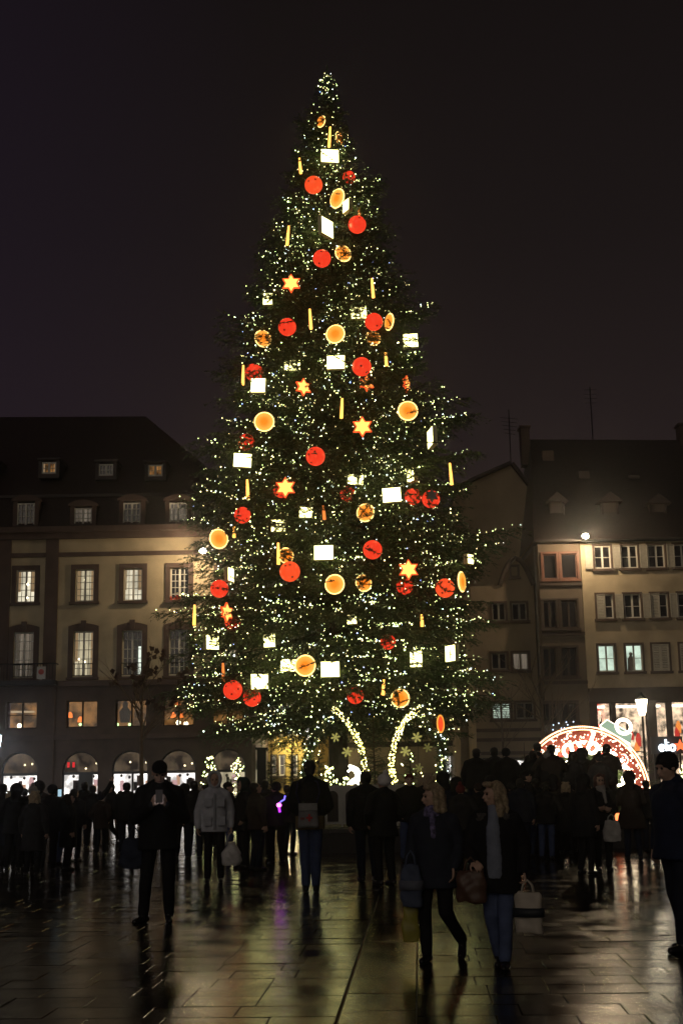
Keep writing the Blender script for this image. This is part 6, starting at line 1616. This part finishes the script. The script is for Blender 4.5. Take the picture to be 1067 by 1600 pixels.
# --- couple and wide coat woman
t, s, g = person_at(944, 1361, 1209, .1, 'woman with glasses and reddish hair facing the camera beside dark companion')
make_person(t, dict(elL=(.25, .02, 1.13), wrL=(.14, -.20, 1.10), handL=((-.8, -.3, .1), (0, .6, .3), 1, .8), elR=(-.25, .02, 1.13), wrR=(-.12, -.22, 1.12), handR=((.8, -.3, .1), (0, .6, .3), -1, .8)), .010, (C_black, .82, .02), C_black, 'long', mat('reddish_hair', (.10, .035, .02), .5, var=.4, scale=40), scarf=cloth('pale_scarf', (.36, .34, .31)), coat_w=1.08, seed=8)
q = MB()
for sd in (-1, 1): q.tube([V3((sd * .033 + cos(2 * pi * k / 16) * .025, -.125, 1.633 + sin(2 * pi * k / 16) * .020)) for k in range(16)], .0035, 5, closed=True)
q.tube([(-.008, -.127, 1.636), (.008, -.127, 1.636)], .003, 4); lbuild(q, 'glasses', M_iron, t)
bag('shoulder_bag', world_of(t, (.13, -.17, 1.02)), 'white shoulder bag at the hip of the woman with glasses', .30, .34, .10, cloth('white_bag', (.50, .49, .46)), .1, .10, seed=11)
t, s, g = person_at(917, 1366, 1211, 2.4, 'dark dressed person with back turned beside the woman with glasses')
make_person(t, dict(kneeL=(.09, -.06, .5)), .011, (C_black, .66, .03), C_black, 'hood', C_black, coat_w=1.1, seed=9)
t, s, g = person_at(990, 1344, 1206, pi, 'woman from behind in wide dark brown coat and boots')
make_person(t, dict(kneeL=(.10, .0, .5), ankL=(.13, .03, .085), kneeR=(-.10, 0, .5), ankR=(-.13, .03, .085), elL=(.26, -.02, 1.13), wrL=(.16, -.20, 1.16), elR=(-.26, -.02, 1.13), wrR=(-.16, -.20, 1.16), handL=((-.5, -.6, .5), (-.5, .4, 0), 1, .8), handR=((.5, -.6, .5), (.5, .4, 0), -1, .8)), .011, (C_brown, .62, .10), cloth('dark_denim', (.02, .026, .045)), 'hood', C_brown, coat_w=1.12, seed=10)

# --- onlookers: a few figures, each copied with its parts
ARCH = {}
def arch(key, pose, **kw):
    t = bpy.data.objects.new('person', None); t.rotation_euler = (0, 0, 0); COL.objects.link(t)
    make_person(t, pose, .013, **kw); ARCH[key] = t
holdup = dict(elL=(.29, -.12, 1.20), elR=(-.29, -.12, 1.20), wrL=(.10, -.30, 1.50), wrR=(-.10, -.30, 1.50), handL=((-.5, -.1, .8), (-.6, .6, 0), 1, .7), handR=((.5, -.1, .8), (.6, .6, 0), -1, .7))
pock = dict(elL=(.29, .06, 1.14), elR=(-.29, .06, 1.14), wrL=(.20, -.10, .97), wrR=(-.20, -.10, .97), handL=((-.4, -.2, -1), (-1, 0, 0), 1, .5), handR=((.4, -.2, -1), (1, 0, 0), -1, .5))
lookup = dict(pitch=.30, head=(0, .01, 1.625))
arch('beanie', dict(**pock, **lookup), jacket=(C_black, .80, .01), trousers=C_black, top='beanie', top_mat=C_char, coat_w=1.12, seed=21)
arch('short', dict(**lookup), jacket=(C_char, .80, .01), trousers=C_navy, top='short', top_mat=C_haird, coat_w=1.12, seed=22)
arch('photo', dict(**holdup, **lookup), jacket=(C_black, .82, .01), trousers=C_black, top='short', top_mat=C_haird, coat_w=1.10, seed=23)
arch('hood', dict(**pock), jacket=(C_black, .74, .02), trousers=C_black, top='hood', top_mat=C_black, coat_w=1.12, seed=24)
arch('coat', dict(**lookup), jacket=(C_brown, .52, .05), trousers=C_black, top='long', top_mat=C_haird, coat_w=1.05, seed=25)
arch('bobble', dict(**pock, **lookup), jacket=(C_navy, .76, .03), trousers=C_black, top='bobble', top_mat=C_char, coat_w=1.06, seed=26)
arch('cap', dict(**pock, **lookup), jacket=(C_olive, .80, .01), trousers=C_jean, top='cap', top_mat=C_black, coat_w=1.14, seed=27)
arch('stride', dict(kneeL=(.10, -.16, .52), ankL=(.12, -.14, .11), kneeR=(-.10, .06, .5), ankR=(-.12, .34, .14), footR=(0, -1, -.35), **pock), jacket=(C_black, .82, .01), trousers=C_black, top='short', top_mat=C_haird, coat_w=1.1, seed=28)
arch('wave', dict(elR=(-.34, -.02, 1.60), wrR=(-.42, -.10, 1.84), handR=((-.2, -.2, 1), (.2, -1, 0), 1, .2), **lookup), jacket=(C_black, .82, .01), trousers=C_black, top='short', top_mat=C_haird, coat_w=1.08, seed=29)
used = set()
def onlooker(key, px, head_py, Y, rot, label, head=None, coat=None, base=0.0, H=None):
    src = ARCH[key]; g = P(px, 1250, Y); zt = P(px, head_py, Y).z; h = (H or (zt - base)); s = h / 1.75
    if key not in used: t = src; used.add(key)
    else:
        t = src.copy(); COL.objects.link(t)
        for c in list(src.children):
            if 'copied' in c: pass
            d = c.copy(); COL.objects.link(d); d.parent = t
            for c2 in list(c.children): d2 = c2.copy(); COL.objects.link(d2); d2.parent = d
    t.location = (g.x, Y, base); t.rotation_euler = (random.gauss(0, .018), random.gauss(0, .025), rot + random.gauss(0, .2)); t.scale = (s * random.uniform(1.06, 1.2), s * 1.1, s)
    tag(t, label, 'person', 'onlookers around the tree')
    for c in t.children:
        nm = c.name.split('.')[0]
        if head is not None and nm in ('hair', 'knit_hat', 'hood', 'cap', 'brim', 'visor'): c.material_slots[0].link = 'OBJECT'; c.material_slots[0].material = head
        if coat is not None and nm in ('jacket',): c.material_slots[0].link = 'OBJECT'; c.material_slots[0].material = coat
    return t
B = pi
crowd = [
 ('short', 8, 1224, 27.0, B, 'dark person leftmost at the picture edge, seen from behind', None, C_black),
 ('hood', 24, 1226, 24.5, B + .2, 'hooded dark person second from the left picture edge', None, C_black),
 ('bobble', 46, 1228, 25.5, B + .1, 'person with pale grey knit hat in the left crowd', C_hairg, C_black),
 ('coat', 54, 1236, 23.0, B - .2, 'blond long haired person in long coat in the left crowd', C_hairb, C_char),
 ('beanie', 76, 1226, 24.0, B + .4, 'broad person in dark pointed knit hat before the second shop arch', C_black, C_black),
 ('bobble', 100, 1243, 31.0, B, 'short person in bobble hat left of the waving man', C_char, C_navy),
 ('short', 129, 1221, 33.0, B + .3, 'man in dark jacket standing left of the waving man', None, C_black),
 ('wave', 145, 1227, 32.0, B, 'man with one arm raised high before the shops', None, None),
 ('stride', 174, 1225, 33.0, -1.3, 'man striding left with trailing leg before the shops', None, C_char),
 ('short', 200, 1222, 29.0, B, 'dark person standing left of the man with phone', C_haird, C_black),
 ('beanie', 190, 1236, 36.0, B, 'smaller person half hidden between striding man and slender tree', C_brown, C_char),
 ('hood', 285, 1226, 28.0, B + .2, 'dark hooded person right behind the man with phone', None, C_black),
 ('short', 305, 1219, 27.0, B - .2, 'tall dark person just left of the grey hooded man', None, C_black),
 ('cap', 358, 1222, 26.5, 1.6, 'person in cap close behind the shoulder of the grey hooded man', C_olive, C_black),
 ('hood', 380, 1217, 24.0, -1.4, 'person with dark green hood showing a profile beside the grey hooded man', cloth('dark_green', (.02, .035, .03)), C_black),
 ('bobble', 393, 1226, 29.0, B, 'person with pale hair right of the green hooded profile', C_hairg, C_black),
 ('photo', 412, 1218, 27.0, B, 'dark person lifting a camera beside the column', None, C_black),
 ('beanie', 432, 1222, 25.0, B + .5, 'dark person beside the purple light wand', C_black, C_black),
 ('short', 452, 1226, 28.0, B - .4, 'dark person half hidden left of the man with satchel', None, C_char),
 ('short', 573, 1204, 20.8, B, 'dark man from behind left of the white knit hat', None, C_black),
 ('bobble', 598, 1210, 20.0, B + .05, 'person in white knit hat seen from behind before the fence', C_white, C_black),
 ('cap', 637, 1210, 25.0, .2, 'person in dark red cap facing the camera before the fence', C_red, C_black),
 ('coat', 668, 1208, 27.0, B, 'dark long haired person behind the blond woman', None, C_black),
 ('hood', 694, 1208, 28.0, B + .3, 'dark hooded person below the right arch leg', None, C_black),
 ('bobble', 723, 1226, 24.0, B - .3, 'short person in dark red hat and pale scarf between the two women', C_red, C_char),
 ('beanie', 748, 1224, 26.0, B, 'dark person right behind the woman in grey sweater', C_brown, C_black),
 ('short', 741, 1169, 36.2, B, 'leftmost onlooker standing raised on the ledge', None, C_black),
 ('short', 778, 1167, 36.3, B + .15, 'second onlooker on the ledge from its left end', None, C_char),
 ('beanie', 796, 1169, 36.1, B - .1, 'third onlooker on the ledge from its left end', C_black, C_black),
 ('photo', 832, 1172, 36.2, B - .5, 'onlooker on the ledge lifting a camera left of the ring', None, C_black),
 ('short', 842, 1160, 36.4, B, 'tallest onlooker on the ledge, at the left tip of the ring', None, C_black),
 ('photo', 861, 1163, 36.0, B + .1, 'onlooker on the ledge with raised arms inside the ring\'s left edge', None, C_brown),
 ('bobble', 857, 1176, 36.0, B, 'person in greyish knit hat on the plinth at the left tip of the ring', C_hairg, C_black),
 ('cap', 826, 1205, 26.0, 1.5, 'dark capped person turned sideways below the ledge', C_black, C_black),
 ('coat', 893, 1174, 36.1, B, 'long haired onlooker on the ledge before the ring\'s script', C_brown, C_char),
 ('hood', 909, 1170, 36.4, B - .2, 'hooded onlooker on the ledge before the ring\'s script', None, C_olive),
 ('photo', 951, 1162, 36.3, B, 'tall onlooker on the ledge covering the last script letters', None, C_brown),
 ('bobble', 940, 1178, 36.0, B + .2, 'onlooker in grey coat on the ledge in front of the tall one', C_char, cloth('grey_coat', (.07, .068, .06))),
 ('short', 835, 1216, 28.0, B, 'dark man below the ledge right of the capped one', None, C_black),
 ('coat', 880, 1222, 29.0, B, 'dark long haired person below the ledge before the script', None, C_black),
 ('beanie', 800, 1222, 30.0, B, 'dark person below the ledge behind the woman in grey sweater', C_char, C_black),
 ('hood', 772, 1214, 31.0, B + .2, 'hooded dark person below the ledge left of the grey sweater woman\'s shoulder', None, C_black),
 ('hood', 706, 1216, 26.0, B, 'dark hooded person between the right arch and the red hat', None, C_navy),
 ('coat', 655, 1214, 30.0, B + .2, 'long haired dark person farther back right of the red cap', None, C_char),
 ('short', 812, 1216, 25.0, B - .2, 'dark man close behind the right shoulder of the grey sweater woman', None, C_navy),
 ('cap', 850, 1222, 25.0, B, 'capped dark person before the ledge, left of the dark couple', None, C_black),
 ('hood', 866, 1212, 31.0, B, 'hooded dark person near the ledge under the script', None, C_brown),
 ('beanie', 900, 1224, 31.0, B + .3, 'dark person in knit hat just left of the dark companion', None, C_black),
 ('short', 1012, 1218, 30.0, B, 'dark person between wide coat woman and the beanie man', None, C_black),
 ('coat', 262, 1222, 32.0, B, 'long haired dark person behind the phone man\'s shoulder', None, C_black),
 ('short', 118, 1232, 27.0, B - .3, 'dark person close to the bobble hat, left of the shops\' door', None, C_char),
 ('hood', 62, 1222, 29.0, B, 'dark hooded person deeper in the left crowd', None, C_brown),
 ('coat', 16, 1236, 25.0, B + .5, 'long haired dark person close behind the leftmost person', None, C_navy),
 ('cap', 90, 1232, 26.0, B - .6, 'capped dark person right of the broad one in pointed hat', None, C_char),
 ('bobble', 160, 1240, 29.0, B, 'short bobble hatted person under the raised arm of the waving man', C_navy, C_brown),
 ('coat', 108, 1240, 24.5, 1.8, 'long haired dark person turned right in front of the bobble hat', C_brown, C_black),
 ('cap', 318, 1226, 30.0, B + .4, 'capped dark person behind the grey hooded man\'s right arm', None, C_navy),
 ('short', 402, 1222, 23.5, B - .5, 'dark broad person left of the purple wand', None, C_brown),
 ('beanie', 34, 1232, 30.0, B, 'dark knit hatted person between the leftmost two hoods', None, C_navy),
 ('bobble', 330, 1228, 31.0, B, 'small dark person far behind the grey hooded man', C_brown, C_char),
]
for (key, px, hy_, Y, rot, lab, hm, cm) in crowd:
    if Y >= 36.0 and px > 730: onlooker(key, px, hy_, 28.75 + (Y - 36.0) * 3.5, rot, lab.replace('ledge', 'plinth'), hm, cm, base=.50)
    else: onlooker(key, px, hy_, min(Y, 24.0 + (Y - 20) * .3) if px > 460 else Y, rot, lab.replace('ledge', 'plinth'), hm, cm)

# glowing wand toy
p = P(436, 1258, 24.4); t = thing('light_wand', p, 'small purple and blue glowing toy wand in the crowd', 'light wand')
MB().sphere(p, .045, 12, 9, (1, 1, .9)).build('glowing_heart', emis('magenta_glow', (1, .12, .9), 6), t, smooth=True)
MB().tube([p + V3((0, 0, -.03)), p + V3((.015, 0, -.13))], .022, 8).build('grip', emis('purple_glow', (.45, .03, .9), 2.2), t)
MB().tube([p + V3((.02, 0, .05)), p + V3((.06, 0, .08)), p + V3((.10, 0, .10)), p + V3((.115, 0, .17))], .014, 6).build('blue_tip', emis('blue_glow', (.16, .12, 1), 3), t)
# lit phone in the left crowd
p = P(94, 1239, 23.4); t = thing('phone', p, 'small lit phone screen in the left crowd', 'phone'); q = MB(); q.box(p.x - .036, p.x + .036, p.y - .004, p.y + .004, p.z - .07, p.z + .07); q.build('case', M_iron, t); q = MB(); q.box(p.x - .032, p.x + .032, p.y - .0062, p.y - .005, p.z - .062, p.z + .062); q.build('screen', emis('small_phone_screen', (.55, .85, 1), .7), t)

# ------------------------------------------------------------------ damp night air
hz = MB().box(-150, 150, -30, 140, -1.0, 42).build('haze', None); hz.data.materials.clear()
mt = bpy.data.materials.new('damp_air'); mt.use_nodes = True; nt = mt.node_tree; nt.nodes.clear()
o = nt.nodes.new('ShaderNodeOutputMaterial'); pv = nt.nodes.new('ShaderNodeVolumePrincipled')
pv.inputs['Density'].default_value = 0.0010; pv.inputs['Color'].default_value = (.92, .92, .95, 1); pv.inputs['Anisotropy'].default_value = 0.94
nt.links.new(pv.outputs[0], o.inputs['Volume']); hz.data.materials.append(mt); hz['kind'] = 'stuff'
